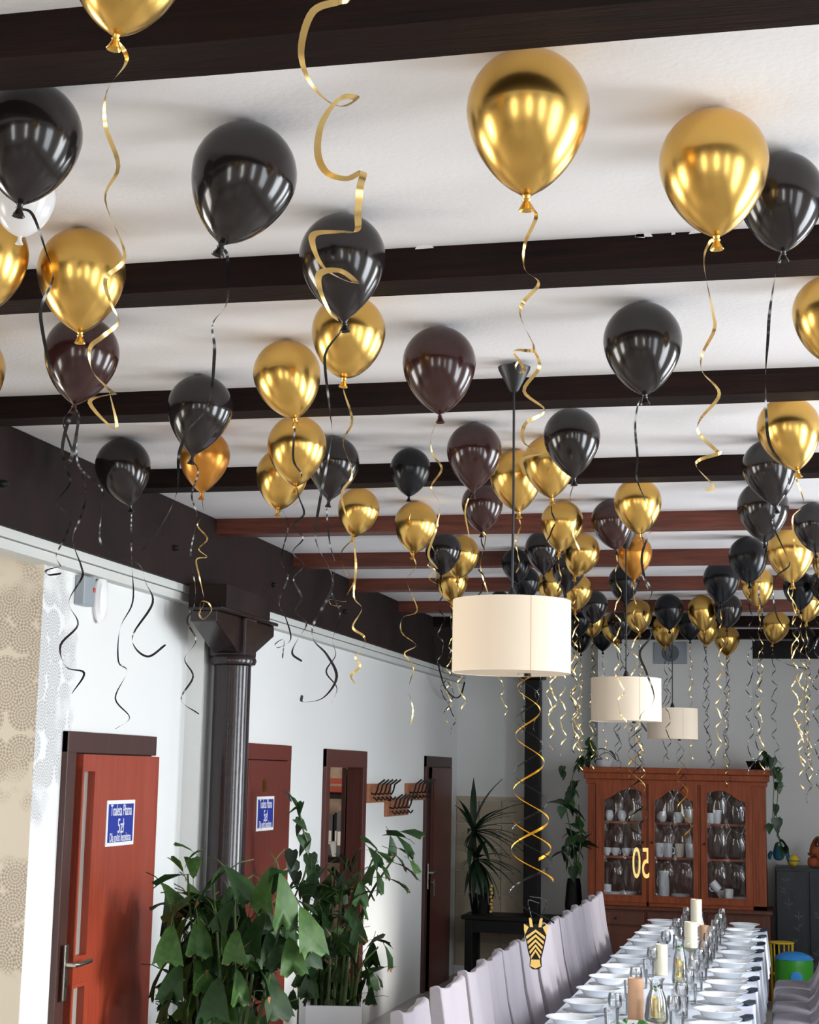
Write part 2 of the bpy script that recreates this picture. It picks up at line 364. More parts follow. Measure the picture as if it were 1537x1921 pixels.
# ------------------------------------------------------------------ cast iron column
ccx = -3.06; cy0 = at_x(437, 1245, ccx).y; zr = at_x(437, 1240, ccx).z
col = thing('column', 'round glossy dark brown iron column with flared capital under the girder', 'column', (ccx, cy0, 0))
R_ = 0.104
MB().lathe([(R_ + 0.06, 0), (R_ + 0.06, 0.12), (R_ + 0.01, 0.2), (R_, 0.22), (R_, zr)], 40).build('shaft', M_IRON, col)
MB().lathe([(R_, zr - 0.03), (R_ + 0.022, zr - 0.022), (R_ + 0.03, zr), (R_ + 0.022, zr + 0.022), (R_, zr + 0.03)], 40).build('ring', M_IRON, col)
ztop = at_x(437, 1160, ccx).z
MB().box((-R_, -R_, zr + 0.02), (R_, R_, ztop)).build('neck', M_IRON, col, bevel=0.012)
for s in (-1, 1):
    a = [(s * 0.07, zr + 0.03), (s * 0.09, ztop), (s * 0.50, ztop), (s * 0.50, ztop - 0.06), (s * 0.13, zr + 0.04)]
    MB().prism(a, 'x', -0.075, 0.075).build('bracket', M_IRON, col, bevel=0.006)
MB().box((-0.09, -0.5, ztop), (0.1, 0.5, ztop + 0.02)).build('capital_plate', M_IRON, col, bevel=0.005)
MB().box((-0.12, -0.42, ztop + 0.02), (0.1, 0.34, GZ)).build('bearing_block', M_GIRD, col, bevel=0.006)
# shallow pilaster on the wall behind the column
struct('wall_pilaster', MB().box((WX - 0.001, at_x(376, 1400, -3.2).y, 0), (-3.2, at_x(376, 1400, -3.2).y + 0.3, 2.86)), M_WALL)

# ------------------------------------------------------------------ doors
def fontmesh(txt, size, m_, name, parent, mtx, ext=0.0005, align='CENTER', sx=1.0):
    c = bpy.data.curves.new(name, 'FONT'); c.body = txt; c.size = size; c.align_x = align; c.align_y = 'CENTER'; c.extrude = ext; c.offset = 0.0
    t = bpy.data.objects.new(name, c); C.objects.link(t)
    bpy.context.view_layer.update()
    me = bpy.data.meshes.new_from_object(t.evaluated_get(bpy.context.evaluated_depsgraph_get()))
    bpy.data.objects.remove(t)
    me.transform(Matrix.Diagonal((sx, 1, 1, 1))); me.transform(mtx)
    me.materials.clear(); me.materials.append(m_); return link(name, me, parent)
WALLROT = Matrix(((0, 0, 1, 0), (1, 0, 0, 0), (0, 1, 0, 0), (0, 0, 0, 1)))   # text in XY -> wall facing +X
def door(n, ya, yb, h, leaf_m, strip=None, handle=None, low=None, lx=0.02, casR=True, M_CAS=M_CAS):
    r = thing('door_%d' % n, None, None, (WX, ya, 0)); tag(r, kind='structure'); W = yb - ya
    MB().box((0, 0, 0), (0.03, 0.1, h)).build('casing', M_CAS, r, bevel=0.004)
    MB().box((0, 0, h - 0.1), (0.031, W, h)).build('casing', M_CAS, r, bevel=0.004)
    if casR: MB().box((0, W - 0.08, 0), (0.03, W, h)).build('casing', M_CAS, r, bevel=0.004)
    MB().box((-0.002, 0.08, 0), (0.004, W, h - 0.08)).build('rebate', M_BLACK, r)
    a, b = 0.135, (W - 0.085 if casR else W - 0.005); z1 = h - 0.105
    t0, t1 = 0.006, lx + 0.03
    if strip:
        s0, s1, zA, zB = strip[0] - ya, strip[1] - ya, strip[2], strip[3]
        mb = MB().box((t0, a, 0.005), (t1, s0, z1)).box((t0, s1, 0.005), (t1, b, z1)).box((t0, s0, zA), (t1, s1, z1))
        if low is not None: mb.box((t0, s0, low), (t1, s1, zB)).box((t0, s0, 0.005), (t1, s1, 0.25))
        else: mb.box((t0, s0, 0.005), (t1, s1, zB))
        lf = mb.build('leaf', leaf_m, r)
        MB().box((t0 + 0.01, s0, zB), (t0 + 0.014, s1, zA)).build('glass_strip', M_FROST, lf)
        if low is not None: MB().box((t0 + 0.01, s0, 0.25), (t0 + 0.014, s1, low)).build('glass_strip', M_FROST, lf)
        fr = MB()
        for (za, zb_) in ((zB, zA),) + (((0.25, low),) if low is not None else ()):
            fr.box((t1, s0 - 0.018, za - 0.018), (t1 + 0.006, s0, zb_ + 0.018)).box((t1, s1, za - 0.018), (t1 + 0.006, s1 + 0.018, zb_ + 0.018))
            fr.box((t1, s0, za - 0.018), (t1 + 0.006, s1, za)).box((t1, s0, zb_), (t1 + 0.006, s1, zb_ + 0.018))
        fr.build('glazing_bead', leaf_m, lf)
    else:
        lf = MB().box((t0, a, 0.005), (t1, b, z1)).build('leaf', leaf_m, r, bevel=0.003)
    if handle:
        hy, hz0, hz1, hz = handle[0] - ya, handle[1], handle[2], handle[3]
        hp = MB().box((t1, hy - 0.02, hz0), (t1 + 0.008, hy + 0.02, hz1)).build('handle_plate', M_STEEL, lf, bevel=0.004)
        MB().tube([(t1 + 0.005, hy, hz), (t1 + 0.05, hy, hz), (t1 + 0.055, hy + 0.03, hz), (t1 + 0.055, hy + 0.16, hz + 0.005)], 0.011, 10).build('handle_lever', M_STEEL, lf)
        MB().box((t1 + 0.008, hy - 0.004, hz0 + 0.06), (t1 + 0.0095, hy + 0.004, hz0 + 0.09)).build('keyhole', M_BLACK, lf)
    return r, t1
X_ = WX + 0.05
y1a, y1b = at_x(118, 1370, WX).y, at_x(285, 1380, WX).y
sA, sB = at_x(154, 1500, X_).y, at_x(174, 1500, X_).y
d1, t1 = door(1, y1a, y1b, 2.125, M_DOOR, (sA, sB, at_x(160, 1447, X_).z, at_x(140, 1795, X_).z),
              (at_x(121, 1830, X_).y, at_x(119, 1878, X_).z, at_x(123, 1772, X_).z, at_x(130, 1808, X_).z), low=at_x(135, 1855, X_).z, casR=False)
y2b = at_x(540, 1391, WX).y
M_DOOR_SHADED = mat('shaded_mahogany_door', (108, 44, 32), 0.45, rgb2=(92, 36, 26), nscale=5, stretch=(14, 14, 0.7))  # mahogany darkened in its colour for the shade on the second door
door(2, y2b - 1.07, y2b, 2.125, M_DOOR_SHADED, M_CAS=M_DOOR_SHADED)
y4a, y4b = at_x(796, 1412, WX).y, at_x(843, 1416, WX).y
d4, _ = door(4, y4a, y4b, 2.115, M_DOORD, (at_x(810, 1500, X_).y, at_x(813, 1500, X_).y, at_x(811, 1460, X_).z, at_x(810, 1630, X_).z),
     (at_x(803, 1640, X_).y, at_x(803, 1668, X_).z, at_x(803, 1620, X_).z, at_x(804, 1637, X_).z))
kx = 0.06; ky = at_x(809, 1660, X_).y - y4a; kz = at_x(809, 1655, X_).z
kk = MB().tube([(kx - 0.02, ky, kz), (kx + 0.02, ky, kz)], 0.012, 8)
kk.box((kx + 0.02, ky - 0.022, kz - 0.03), (kx + 0.024, ky + 0.022, kz + 0.03)); kk.box((kx + 0.02, ky - 0.012, kz - 0.12), (kx + 0.024, ky + 0.012, kz - 0.03))
kk.build('key', M_STEEL, d4)
# door 3: open doorway with its leaf swung inwards
d3 = thing('door_3', None, None, (WX, d3a, 0)); tag(d3, kind='structure'); W3 = d3b - d3a
MB().box((0, 0, 0), (0.03, 0.1, d3h)).build('casing', M_DOORD, d3, bevel=0.004)
MB().box((0, W3 - 0.1, 0), (0.03, W3, d3h)).build('casing', M_DOORD, d3, bevel=0.004)
MB().box((0, 0, d3h - 0.13), (0.031, W3, d3h)).build('casing', M_DOORD, d3, bevel=0.004)
MB().box((-0.1, 0.09, 0), (0, 0.11, d3h - 0.1)).build('jamb', M_DOORD, d3)
MB().box((-0.1, W3 - 0.11, 0), (0, W3 - 0.09, d3h - 0.1)).build('jamb', M_DOORD, d3)
MB().box((-0.1, 0.09, d3h - 0.12), (0, W3 - 0.09, d3h - 0.1)).build('jamb', M_DOORD, d3)
MB().box((-0.15, W3 - 0.09, 0.01), (-0.115, W3 + 0.75, d3h - 0.13)).build('leaf', M_DOORD, d3, bevel=0.003)
# the small room seen through it
struct('wall_back_room', MB().box((-7.0, 15.2, 0), (WX - 0.1, 15.3, CEIL)), mat('patterned_wallpaper', (196, 176, 160), 0.8, rgb2=(120, 100, 88), nscale=5))
struct('wall_store_side', MB().box((-7.1, YC + 0.14, 0), (-7.0, 15.3, CEIL)), M_BEIGE)
struct('floor_store', MB().box((-7.0, YC + 0.14, -0.1), (WX - 0.1, 15.2, 0)), M_FLOOR)
l = bpy.data.lights.new('store_room_fill', 'POINT'); l.energy = 60; l.shadow_soft_size = 0.15; l.color = (1, .9, .78)  # added fill light, no fitting behind it, lifts the dark store room
o = bpy.data.objects.new('store_room_fill', l); C.objects.link(o); o.location = (-4.9, 12.8, 2.6)
struct('ceiling_store', MB().box((-7.0, YC + 0.14, 3.2), (WX - 0.1, 15.2, 3.25)), M_CEIL)
sx0, sx1, sy = at_y(620, 1500, 14.0).x - 0.5, at_y(668, 1500, 14.0).x + 0.12, 14.0
rk = thing('storage_rack', 'black metal storage rack in the room behind the open doorway', 'shelf', ((sx0 + sx1) / 2, sy + 0.2, 0))
hw = (sx1 - sx0) / 2
zs = [0.25, at_y(640, 1608, sy).z, at_y(640, 1488, sy).z]
for i in (-1, 1):
    for j in (-1, 1): MB().box((i * hw - 0.02, j * 0.2 - 0.02, 0), (i * hw + 0.02, j * 0.2 + 0.02, zs[2] + 0.1)).build('upright', M_DARKT, rk)
for z in zs: MB().box((-hw, -0.2, z - 0.05), (hw, 0.2, z)).build('shelf_board', M_DARKT, rk)
zsh = zs[1]
o = thing('pot', 'small white pot on the shelf of the rack behind the doorway', 'pot', (at_y(628, 1590, sy).x, sy + 0.1, zsh))
MB().lathe([(0.05, 0), (0.075, 0.12), (0.08, 0.13), (0.07, 0.13), (0.05, 0.02)], 20).build('pot_body', M_CHINA, o)
MB().lathe([(0.0, 0.115), (0.07, 0.115)], 20, caps=False).build('soil', M_SOIL, o)
o = thing('crate', 'wooden crate on top of the rack behind the doorway', 'crate', (at_y(634, 1480, sy).x, sy + 0.1, zs[2]))
for z in (0.0, 0.07): MB().box((-0.3, -0.13, z + 0.01), (0.3, -0.115, z + 0.06)).build('slat', M_DOOR, o)
MB().box((-0.3, -0.115, 0), (0.3, 0.13, 0.02)).build('crate_base', M_DOOR, o)
for s in (-1, 1): MB().box((s * 0.3 - 0.012, -0.115, 0), (s * 0.3 + 0.012, 0.13, 0.14)).build('crate_end', M_DOOR, o)
for i in range(5):
    bx_ = at_y(608 + i * 14, 1560, sy).x
    o = thing('folder', 'tall dark folder on the rack shelf, number %s from the left of five' % ('one', 'two', 'three', 'four', 'five')[i], 'folder', (bx_, sy + 0.12, zsh + 0.0), 0, 'folders on the rack')
    if i < 2: o.location.y += 0.16
    MB().box((-0.028, -0.1, 0), (0.028, 0.1, 0.36 + 0.02 * (i % 3))).build('cover', M_BLACK if i % 2 else mat('grey_folder', (92, 94, 98), 0.5), o, bevel=0.004)
    MB().box((-0.018, -0.102, 0.1), (0.018, -0.1, 0.22)).build('spine_label', M_WHITE, o)

def sign(px0, px1, py0, py1, X, label, xs=1.0):
    c = at_x((px0 + px1) / 2, (py0 + py1) / 2, X); ya = at_x(px0, (py0 + py1) / 2, X).y; yb = at_x(px1, (py0 + py1) / 2, X).y
    h = at_x((px0 + px1) / 2, py0, X).z - at_x((px0 + px1) / 2, py1, X).z; W = yb - ya
    r = thing('sign', label, 'sign', (X, c.y, c.z)); r.rotation_euler = (math.radians(0), 0, 0)
    MB().box((0, -W / 2, -h / 2), (0.004, W / 2, h / 2)).build('sign_board', M_WHITE, r)
    MB().box((0.004, -W / 2 + 0.018, -h / 2 + 0.018), (0.005, W / 2 - 0.018, h / 2 - 0.018)).build('blue_field', M_BLUE, r)
    for t, s, z, k in (('Toaleta Płatna', 0.078, 0.27, 0.58), ('5zł', 0.1, -0.08, 0.7), ('Dla gości bezpłatna', 0.06, -0.32, 0.55)):
        fontmesh(t, s, M_WHITE, 'lettering', r, Matrix.Translation((0.0055, 0, z * h)) @ WALLROT, sx=k * xs)
    return r
sign(199, 251, 1501, 1586, WX + t1 + 0.001, 'blue toilet notice with white border on the door nearest the left edge', 1.0)
sign(481, 513, 1494, 1558, WX + 0.052, 'blue toilet notice with white border on the door beside the column', 0.95)
MB().box((WX + 0.051, at_x(493, 1475, X_).y, at_x(493, 1485, X_).z), (WX + 0.058, at_x(498, 1475, X_).y, at_x(493, 1463, X_).z)).build('door_number', mat('brass', (150, 110, 50), 0.35, metal=1), None)
tag(bpy.data.objects['door_number'], 'little brass plate above the notice on the door beside the column', 'plate')
# alarm sensor on the wall
p = at_x(150, 1105, WX)
o = thing('alarm_sensor', 'grey alarm box with a red light beside a white siren above the first door', 'alarm', (WX, p.y, p.z))
MB().box((0, -0.06, -0.08), (0.05, 0.07, 0.06)).build('sensor_box', M_VENT, o, bevel=0.008)
MB().lathe([(0.012, 0), (0.012, 0.004), (0.004, 0.008)], 10, mat=Matrix.Rotation(PI / 2, 4, 'Y'), c=(0.05, 0.05, 0.0)).build('red_light', M_RED, o)
MB().lathe([(0.05, 0), (0.06, 0.02), (0.05, 0.04), (0.02, 0.05)], 20, mat=Matrix.Rotation(PI / 2, 4, 'Y') @ Matrix.Diagonal((2.0, 1, 1, 1)), c=(0, 0.2, -0.03)).build('siren', M_WHITE, o)

# coat racks
hook = MB().tube([(0.0, 0, -0.02), (0.035, 0, -0.03), (0.05, 0, 0.0), (0.06, 0.0, 0.05), (0.11, 0.01, 0.09)], 0.008, 6)
hook.tube([(0.02, 0, -0.05), (0.05, 0, -0.075), (0.07, 0, -0.05)], 0.008, 6)
hk = hook.mesh('hook', M_BLACK)
for (x0, x1, y0, y1, lb) in ((686, 729, 1475, 1500, 'coat rack of five dark hooks next to the open doorway'), (721, 762, 1500, 1527, 'coat rack of five dark hooks hung lowest of the three'),
                             (759, 797, 1473, 1497, 'coat rack of five dark hooks next to the far dark door')):
    a = at_x(x0, y0, WX); b = at_x(x1, y1, WX); zc_ = (at_x((x0 + x1) / 2, y0, WX).z + at_x((x0 + x1) / 2, y1, WX).z) / 2; h = 0.15
    o = thing('coat_rack', lb, 'coat rack', (WX, a.y, zc_), 0, 'coat racks on the left wall'); W = b.y - a.y
    MB().box((0, 0, -h / 2), (0.025, W, h / 2)).build('board', M_HOOKW, o, bevel=0.006)
    for i in range(5):
        q = link('hook', hk, o); q.location = (0.025, W * (i + 0.6) / 5.6, 0.02)

# vent on the chimney breast
a, b = at_y(1227, 1205, YBR), at_y(1290, 1246, YBR)
o = thing('wall_vent', 'square grey extractor fan cover high on the chimney breast', 'vent', ((a.x + b.x) / 2, YBR, (a.z + b.z) / 2)); hw, hh = (b.x - a.x) / 2, (a.z - b.z) / 2
MB().box((-hw, -0.02, -hh), (hw, 0, hh)).build('cover_plate', M_VENT, o, bevel=0.006)
MB().lathe([(0.0, 0), (hh * 0.35, 0.02), (hh * 0.7, 0.02), (hh * 0.78, 0)], 24, mat=Matrix.Rotation(PI / 2, 4, 'X'), c=(0, -0.02, 0)).build('fan_grille', mat('vent_dark', (96, 104, 110), 0.5), o)

# cable loop hanging at the far end of the cornice
c_ = [at_x(x, y, -3.15) for x, y in ((812, 1195), (820, 1235), (833, 1285), (850, 1307), (864, 1305), (872, 1280))]
o = MB().tube(catmull(c_, 6), 0.008, 6).build('cable', M_BLACK); tag(o, 'black cable hanging in a loop at the far end of the cornice', 'cable')
# ------------------------------------------------------------------ pendant lamps
LAMPS = []
def shade_mesh(R, h):
    mb = MB(); prof = [(R, -h / 2), (R, h / 2), (R - 0.003, h / 2), (R - 0.003, -h / 2), (R, -h / 2)]
    return mb.lathe(prof, 64, caps=False)
for (x, y, wpx, lb) in ((960, 1195, 222, 'big cream drum pendant lamp nearest the camera'), (1175, 1313, 131, 'cream drum pendant lamp in the middle of the row of three'),
                        (1262, 1358, 94, 'smallest cream drum pendant lamp in front of the chimney breast')):
    R, h = 0.2, 0.245; d_ = 0.4 * FL / wpx; P = at_d(x, y, d_)
    r = thing('pendant_lamp', lb, 'lamp', P, 0, 'cream drum pendant lamps'); LAMPS.append((r, P, d_))
    s = shade_mesh(R, h).build('shade', M_SHADE, r)
    a = math.radians(-62); MB().box((R * 0.999, -0.0006, -h / 2), (R + 0.001, 0.0006, h / 2)).build('shade_seam', M_CANDP, s).rotation_euler = (0, 0, a)
    MB().lathe([(0.0, -h / 2 + 0.002), (R - 0.004, -h / 2 + 0.002), (R - 0.004, -h / 2 + 0.006), (0, -h / 2 + 0.006)], 48, caps=False).build('diffuser', M_SHADE, r)
    top = CEIL - P.z
    sp = MB().tube([(0, 0, h / 2 - 0.01), (0, 0, h / 2 + 0.005)], 0.012, 10)
    for k in range(3):
        q = 2 * PI * k / 3; sp.tube([(0, 0, h / 2 - 0.008), ((R - 0.004) * math.cos(q), (R - 0.004) * math.sin(q), h / 2 - 0.004)], 0.0025, 5)
    sp.build('spider_fitting', M_BLACK, r)
    MB().lathe([(0.018, h / 2), (0.016, h / 2 + 0.02), (0.006, h / 2 + 0.045)], 14).build('cord_grip', M_BLACK, r)
    MB().tube([(0, 0, h / 2 + 0.03), (0.002, 0.001, top * 0.5), (0, 0, top - 0.08)], 0.0042, 8).build('cord', M_BLACK, r)
    MB().lathe([(0.012, top - 0.105), (0.016, top - 0.1), (0.054, top - 0.028), (0.057, top - 0.018), (0.053, top - 0.018), (0.012, top - 0.09)], 28).build('ceiling_rose', M_BLACK, r)
    MB().tube([(0, 0, top - 0.09), (0.006, 0, top - 0.01), (0.0, 0, top)], 0.006, 6).build('ceiling_hook', M_BLACK, r)

# ------------------------------------------------------------------ balloons
def ball_prof(p, q=1.42, n=22):
    pr = [(0.0001, 1.0)]
    for i in range(1, 9): a = PI / 2 * (1 - i / 9); pr.append((math.cos(a), math.sin(a)))
    pr.append((1, 0))
    for i in range(1, n):
        t = i / n; pr.append(((1 - t ** 2.0) ** p * (1 - 0.08 * t) + 0.0, -q * t))
    pr.append((0.075, -q)); return pr
SHAPES = {'r': (0.56, 1.30), 'm': (0.68, 1.42), 'p': (0.86, 1.52)}
COL = {'g': (M_GOLD, 'gold'), 'o': (M_GOLDP, 'gold'), 'b': (M_BLK, 'black'), 'n': (M_BLKB, 'black'), 'm': (M_MAR, 'brown'), 'w': (M_PALE, 'white')}
_bm = {}
def body_mesh(shape, c):
    if (shape, c) not in _bm:
        p, q = SHAPES[shape]; _bm[(shape, c)] = MB().lathe(ball_prof(p, q), 40).mesh('body', COL[c][0])
        k = MB().lathe([(0.075, -q + 0.01), (0.05, -q - 0.05), (0.075, -q - 0.07), (0.06, -q - 0.1), (0.07, -q - 0.13), (0.13, -q - 0.24), (0.12, -q - 0.25), (0.04, -q - 0.14)], 14)
        _bm[(shape, c, 'k')] = k.mesh('knot', COL[c][0])
    return _bm[(shape, c)], _bm[(shape, c, 'k')]
def ribbon(name, pts, width, m_, parent, origin, twist=9.0, n=6, up=False):
    P = catmull(pts, n) if n > 1 else [Vector(p) for p in pts]; vs = []; fs = []
    t0 = (P[1] - P[0]).normalized(); nrm = t0.cross(Vector((0.3, 1, 0.1))); nrm.normalize(); s = random.uniform(0, 6)
    N_ = len(P)
    for i, p in enumerate(P):
        t = (P[min(i + 1, N_ - 1)] - P[max(i - 1, 0)])
        if t.length < 1e-7: t = t0
        t = t.normalized(); nrm = (nrm - t * nrm.dot(t)).normalized()
        if i: s += (p - P[i - 1]).length * twist
        if up:
            wv = Vector((0, 0, 1)) - t * t.z; wv = wv.normalized() if wv.length > 0.05 else nrm
        else: wv = nrm * math.cos(s) + t.cross(nrm) * math.sin(s)
        ww = width / 2 * min(1, (i + 1) / 2, (N_ - i + 1) / 3)
        vs += [p - origin - wv * ww, p - origin + wv * ww]
    for i in range(N_ - 1): fs.append((2 * i, 2 * i + 1, 2 * i + 3, 2 * i + 2))
    me = bpy.data.meshes.new(name); me.from_pydata([tuple(v) for v in vs], [], fs); me.polygons.foreach_set('use_smooth', [True] * len(fs)); me.materials.append(m_)
    return link(name, me, parent)
# id: colour, bbox centre x, y, width, knot x, shape, label, ribbons
B = []
def bal(c, x, y, wd, kx, shape, lb, *rb): B.append([c, x, y, wd, kx, shape, lb, rb])
T = lambda col, *pts: ('t', col, pts)
H = lambda col, ln=1.0, amp=0.024, pitch=0.16: ('h', col, ln, amp, pitch)
bal('g', 240, -62, 228, 226, 'm', 'large gold balloon cut off by the top edge, beside the first dark beam',
    T('g', (232, 92), (238, 128), (205, 182), (196, 232), (222, 312), (196, 372), (234, 478), (201, 528), (207, 568), (224, 605), (198, 640), (172, 658), (170, 692), (208, 732), (212, 745), (168, 755), (214, 800), (206, 735)))
bal('b', 55, 270, 196, 45, 'm', 'large black balloon at the left edge just past the first beam',
    T('b', (56, 395), (82, 468), (100, 520), (82, 575), (77, 610), (92, 690), (138, 762), (146, 800), (135, 868), (118, 850), (124, 790), (146, 770)))
bal('w', 44, 378, 118, 40, 'r', 'pale clear balloon half hidden behind the large black one at left edge')
bal('g', -28, 492, 160, -20, 'm', 'gold balloon cut off by the left edge above the second beam', H('g', .5))
bal('g', -62, 705, 140, -55, 'm', 'sliver of a gold balloon at the left edge beside the third beam', H('b', .4))
bal('g', 152, 527, 165, 155, 'm', 'gold balloon hanging in front of the brown one near the left edge')
bal('m', 153, 676, 140, 145, 'm', 'reddish brown balloon below and behind a gold one at far left',
    T('b', (141, 770), (119, 792), (136, 852), (122, 872), (134, 906), (107, 945), (131, 968), (124, 1012), (107, 1042), (112, 1060), (121, 1063), (92, 1072), (88, 1077), (112, 1074)),
    T('b', (143, 860), (160, 920), (155, 970), (137, 1012), (150, 1060), (156, 1085), (130, 1130), (148, 1172), (117, 1212), (120, 1250), (156, 1262), (137, 1302)),
    T('b', (145, 800), (143, 868), (186, 912), (192, 950), (186, 1010), (205, 1040), (256, 1055), (270, 1090), (288, 1132), (254, 1190), (252, 1215), (276, 1230), (308, 1208)))
bal('b', 458, 347, 198, 422, 'm', 'largest black balloon, in the wide bay left of the centre',
    T('b', (426, 480), (428, 570), (401, 612), (403, 660), (395, 762), (358, 812), (345, 832), (336, 860), (334, 930), (302, 1000), (270, 1035)))
bal('b', 642, 502, 163, 647, 'p', 'black balloon behind the loose gold ribbon, above a gold balloon',
    T('b', (640, 628), (614, 662), (610, 690), (619, 770), (622, 830), (600, 950), (592, 1012), (620, 1070), (622, 1112), (590, 1172), (588, 1200), (612, 1226), (632, 1270), (608, 1310), (570, 1318), (567, 1304)))
bal('g', 654, 632, 139, 648, 'r', 'gold balloon directly below the pointed black one near the centre',
    T('g', (645, 732), (661, 790), (644, 830), (661, 890), (641, 930), (660, 1000), (668, 1060), (664, 1118), (679, 1142), (662, 1176), (682, 1192), (684, 1212), (667, 1232), (676, 1250), (659, 1268), (666, 1282)))
bal('g', 991, 230, 232, 988, 'm', 'largest gold balloon, top hidden by the first beam, right of centre',
    T('g', (1000, 385), (1005, 412), (984, 462), (986, 500), (1011, 532), (980, 574), (978, 592), (1001, 640), (1003, 655), (1011, 692), (984, 732), (1023, 770), (984, 800), (985, 826), (1021, 845), (1021, 855), (979, 866), (986, 892)),
    T('g', (1002, 648), (1004, 660), (990, 664), (964, 660), (984, 690), (975, 702), (967, 690), (972, 678)))
bal('g', 1340, 326, 205, 1343, 'm', 'large gold balloon at upper right overlapping a black balloon',
    T('g', (1330, 458), (1322, 492), (1339, 580), (1338, 622), (1317, 665), (1321, 692), (1349, 740), (1311, 790), (1315, 806), (1351, 845), (1345, 856), (1305, 870), (1341, 910), (1322, 922)))
bal('b', 1466, 381, 160, 1468, 'm', 'large black balloon at right edge behind a large gold one',
    T('b', (1458, 492), (1443, 580), (1440, 642), (1437, 700), (1440, 780), (1450, 830), (1476, 872), (1480, 905), (1472, 930)))
bal('g', 1558, 600, 140, 1555, 'm', 'gold balloon cut off by the right edge below the second beam', H('g', .5))
bal('m', 824, 695, 138, 827, 'm', 'brown black balloon in the bay left of the lamp ceiling hook',
    T('g', (822, 792), (809, 820), (812, 850), (829, 880), (809, 915), (826, 945), (820, 985), (817, 1000), (804, 1040), (821, 1066)))
bal('b', 1206, 655, 148, 1210, 'm', 'smoky black balloon on its own right of the lamp cord',
    T('b', (1197, 758), (1192, 800), (1197, 860), (1197, 896), (1219, 950), (1222, 985), (1204, 1040), (1211, 1080), (1223, 1112), (1205, 1150), (1222, 1190), (1200, 1225), (1216, 1262), (1226, 1312), (1200, 1345), (1215, 1372)))
bal('b', 375, 780, 123, 363, 'p', 'black balloon in front of a small orange gold balloon, left side',
    T('b', (372, 885), (360, 930), (370, 972), (358, 1040), (366, 1100), (365, 1140), (351, 1165), (368, 1202), (347, 1236), (363, 1270), (339, 1312), (371, 1339)))
bal('g', 538, 714, 127, 557, 'm', 'leaning gold balloon left of centre above another gold balloon',
    T('b', (554, 800), (550, 860), (566, 890), (556, 905), (560, 930), (571, 965), (551, 985), (569, 1010), (549, 1036), (571, 1060), (551, 1086), (566, 1120), (554, 1146), (575, 1170), (560, 1200), (548, 1225), (566, 1240)))
bal('o', 383, 866, 96, 380, 'p', 'small orange gold balloon peeping out below a black one',
    T('g', (382, 965), (370, 985), (389, 1010), (373, 1030), (389, 1045), (370, 1051), (373, 1080), (383, 1128), (374, 1150), (380, 1160), (396, 1145), (392, 1132), (378, 1130), (376, 1150)))
bal('b', 230, 887, 104, 247, 'p', 'dark balloon pressed against the brown girder above the first door',
    T('b', (247, 962), (246, 1000), (247, 1060), (251, 1130), (228, 1180), (221, 1240), (239, 1260), (216, 1310), (243, 1346), (219, 1368)))
bal('g', 557, 846, 111, 555, 'm', 'gold balloon covering part of another gold one left of centre', T('g', (556, 912), (562, 935), (552, 950)))
bal('g', 529, 900, 97, 523, 'm', 'gold balloon half hidden at lower left of another gold one',
    T('b', (531, 958), (541, 990), (527, 1050), (541, 1080), (524, 1130), (536, 1160), (546, 1200), (524, 1216), (516, 1208), (532, 1200), (530, 1235)))
bal('b', 626, 879, 97, 618, 'p', 'pointed black balloon behind two gold balloons left of centre',
    T('b', (613, 960), (619, 1020), (629, 1060), (622, 1110), (638, 1150), (625, 1200), (630, 1230), (612, 1260), (632, 1290), (622, 1320)))
bal('n', 770, 886, 76, 768, 'm', 'blue black balloon just above a gold one, left of the lamp cord', T('g', (770, 940), (772, 955), (768, 975)))
bal('m', 890, 858, 104, 888, 'p', 'dark brown balloon left of the two gold ones beside the cord', T('g', (885, 924), (873, 958), (880, 1000), (888, 1042)))
bal('m', 905, 952, 78, 905, 'm', 'brown balloon tucked below the larger brown one by the cord', T('g', (906, 995), (911, 1012), (902, 1062), (916, 1112)), H('b', .5))
bal('g', 968, 902, 98, 973, 'm', 'gold balloon crossed by the black cord of the nearest lamp', H('g', .25, .012))
bal('g', 1030, 876, 98, 1035, 'm', 'gold balloon right of the cord, partly behind a black one', H('b', .3, .015))
bal('b', 1073, 832, 107, 1077, 'p', 'pointed black balloon in front of a gold one right of the cord', T('g', (1078, 905), (1070, 935), (1082, 965), (1076, 1000), (1088, 1030)))
bal('g', 673, 962, 78, 665, 'm', 'small round gold balloon above the loop of gold ribbon, left',
    T('g', (660, 1016), (640, 1040), (650, 1076), (666, 1086), (650, 1120), (648, 1130), (620, 1126), (622, 1134), (640, 1136)))
bal('g', 781, 990, 82, 777, 'm', 'gold balloon below a blue black one, left of the lamp',
    T('g', (763, 1024), (781, 1060), (764, 1090), (783, 1145), (756, 1160), (754, 1186), (781, 1210), (759, 1226), (776, 1250), (767, 1292), (775, 1330), (771, 1360)),
    T('g', (812, 975), (822, 985), (806, 1010), (818, 1045), (803, 1060), (817, 1070), (806, 1085), (828, 1098)))
bal('b', 832, 1038, 68, 828, 'm', 'black balloon between two gold ones up left of the nearest lamp', H('b', .8))
bal('g', 866, 1045, 68, 860, 'm', 'gold balloon right of a black one, up left of the nearest lamp', H('g', .8))
bal('g', 848, 1094, 62, 849, 'm', 'lowest gold balloon just above the left rim of nearest lamp', H('g', .8), H('b', .9))
bal('g', 1055, 987, 80, 1050, 'm', 'gold balloon upper left in the cluster right of the lamp cord', T('b', (1048, 1040), (1042, 1060), (1052, 1090), (1046, 1110)), H('g', .9))
bal('b', 1018, 1037, 66, 1020, 'p', 'black balloon left of the cluster of gold ones above the lamp', H('b', .9))
bal('g', 1092, 1042, 69, 1080, 'm', 'gold balloon with a black one tucked behind it, right of cord', H('g', 1.0))
bal('n', 968, 1062, 54, 972, 'm', 'black balloon right behind the cord just above the nearest lamp', H('b', .5))
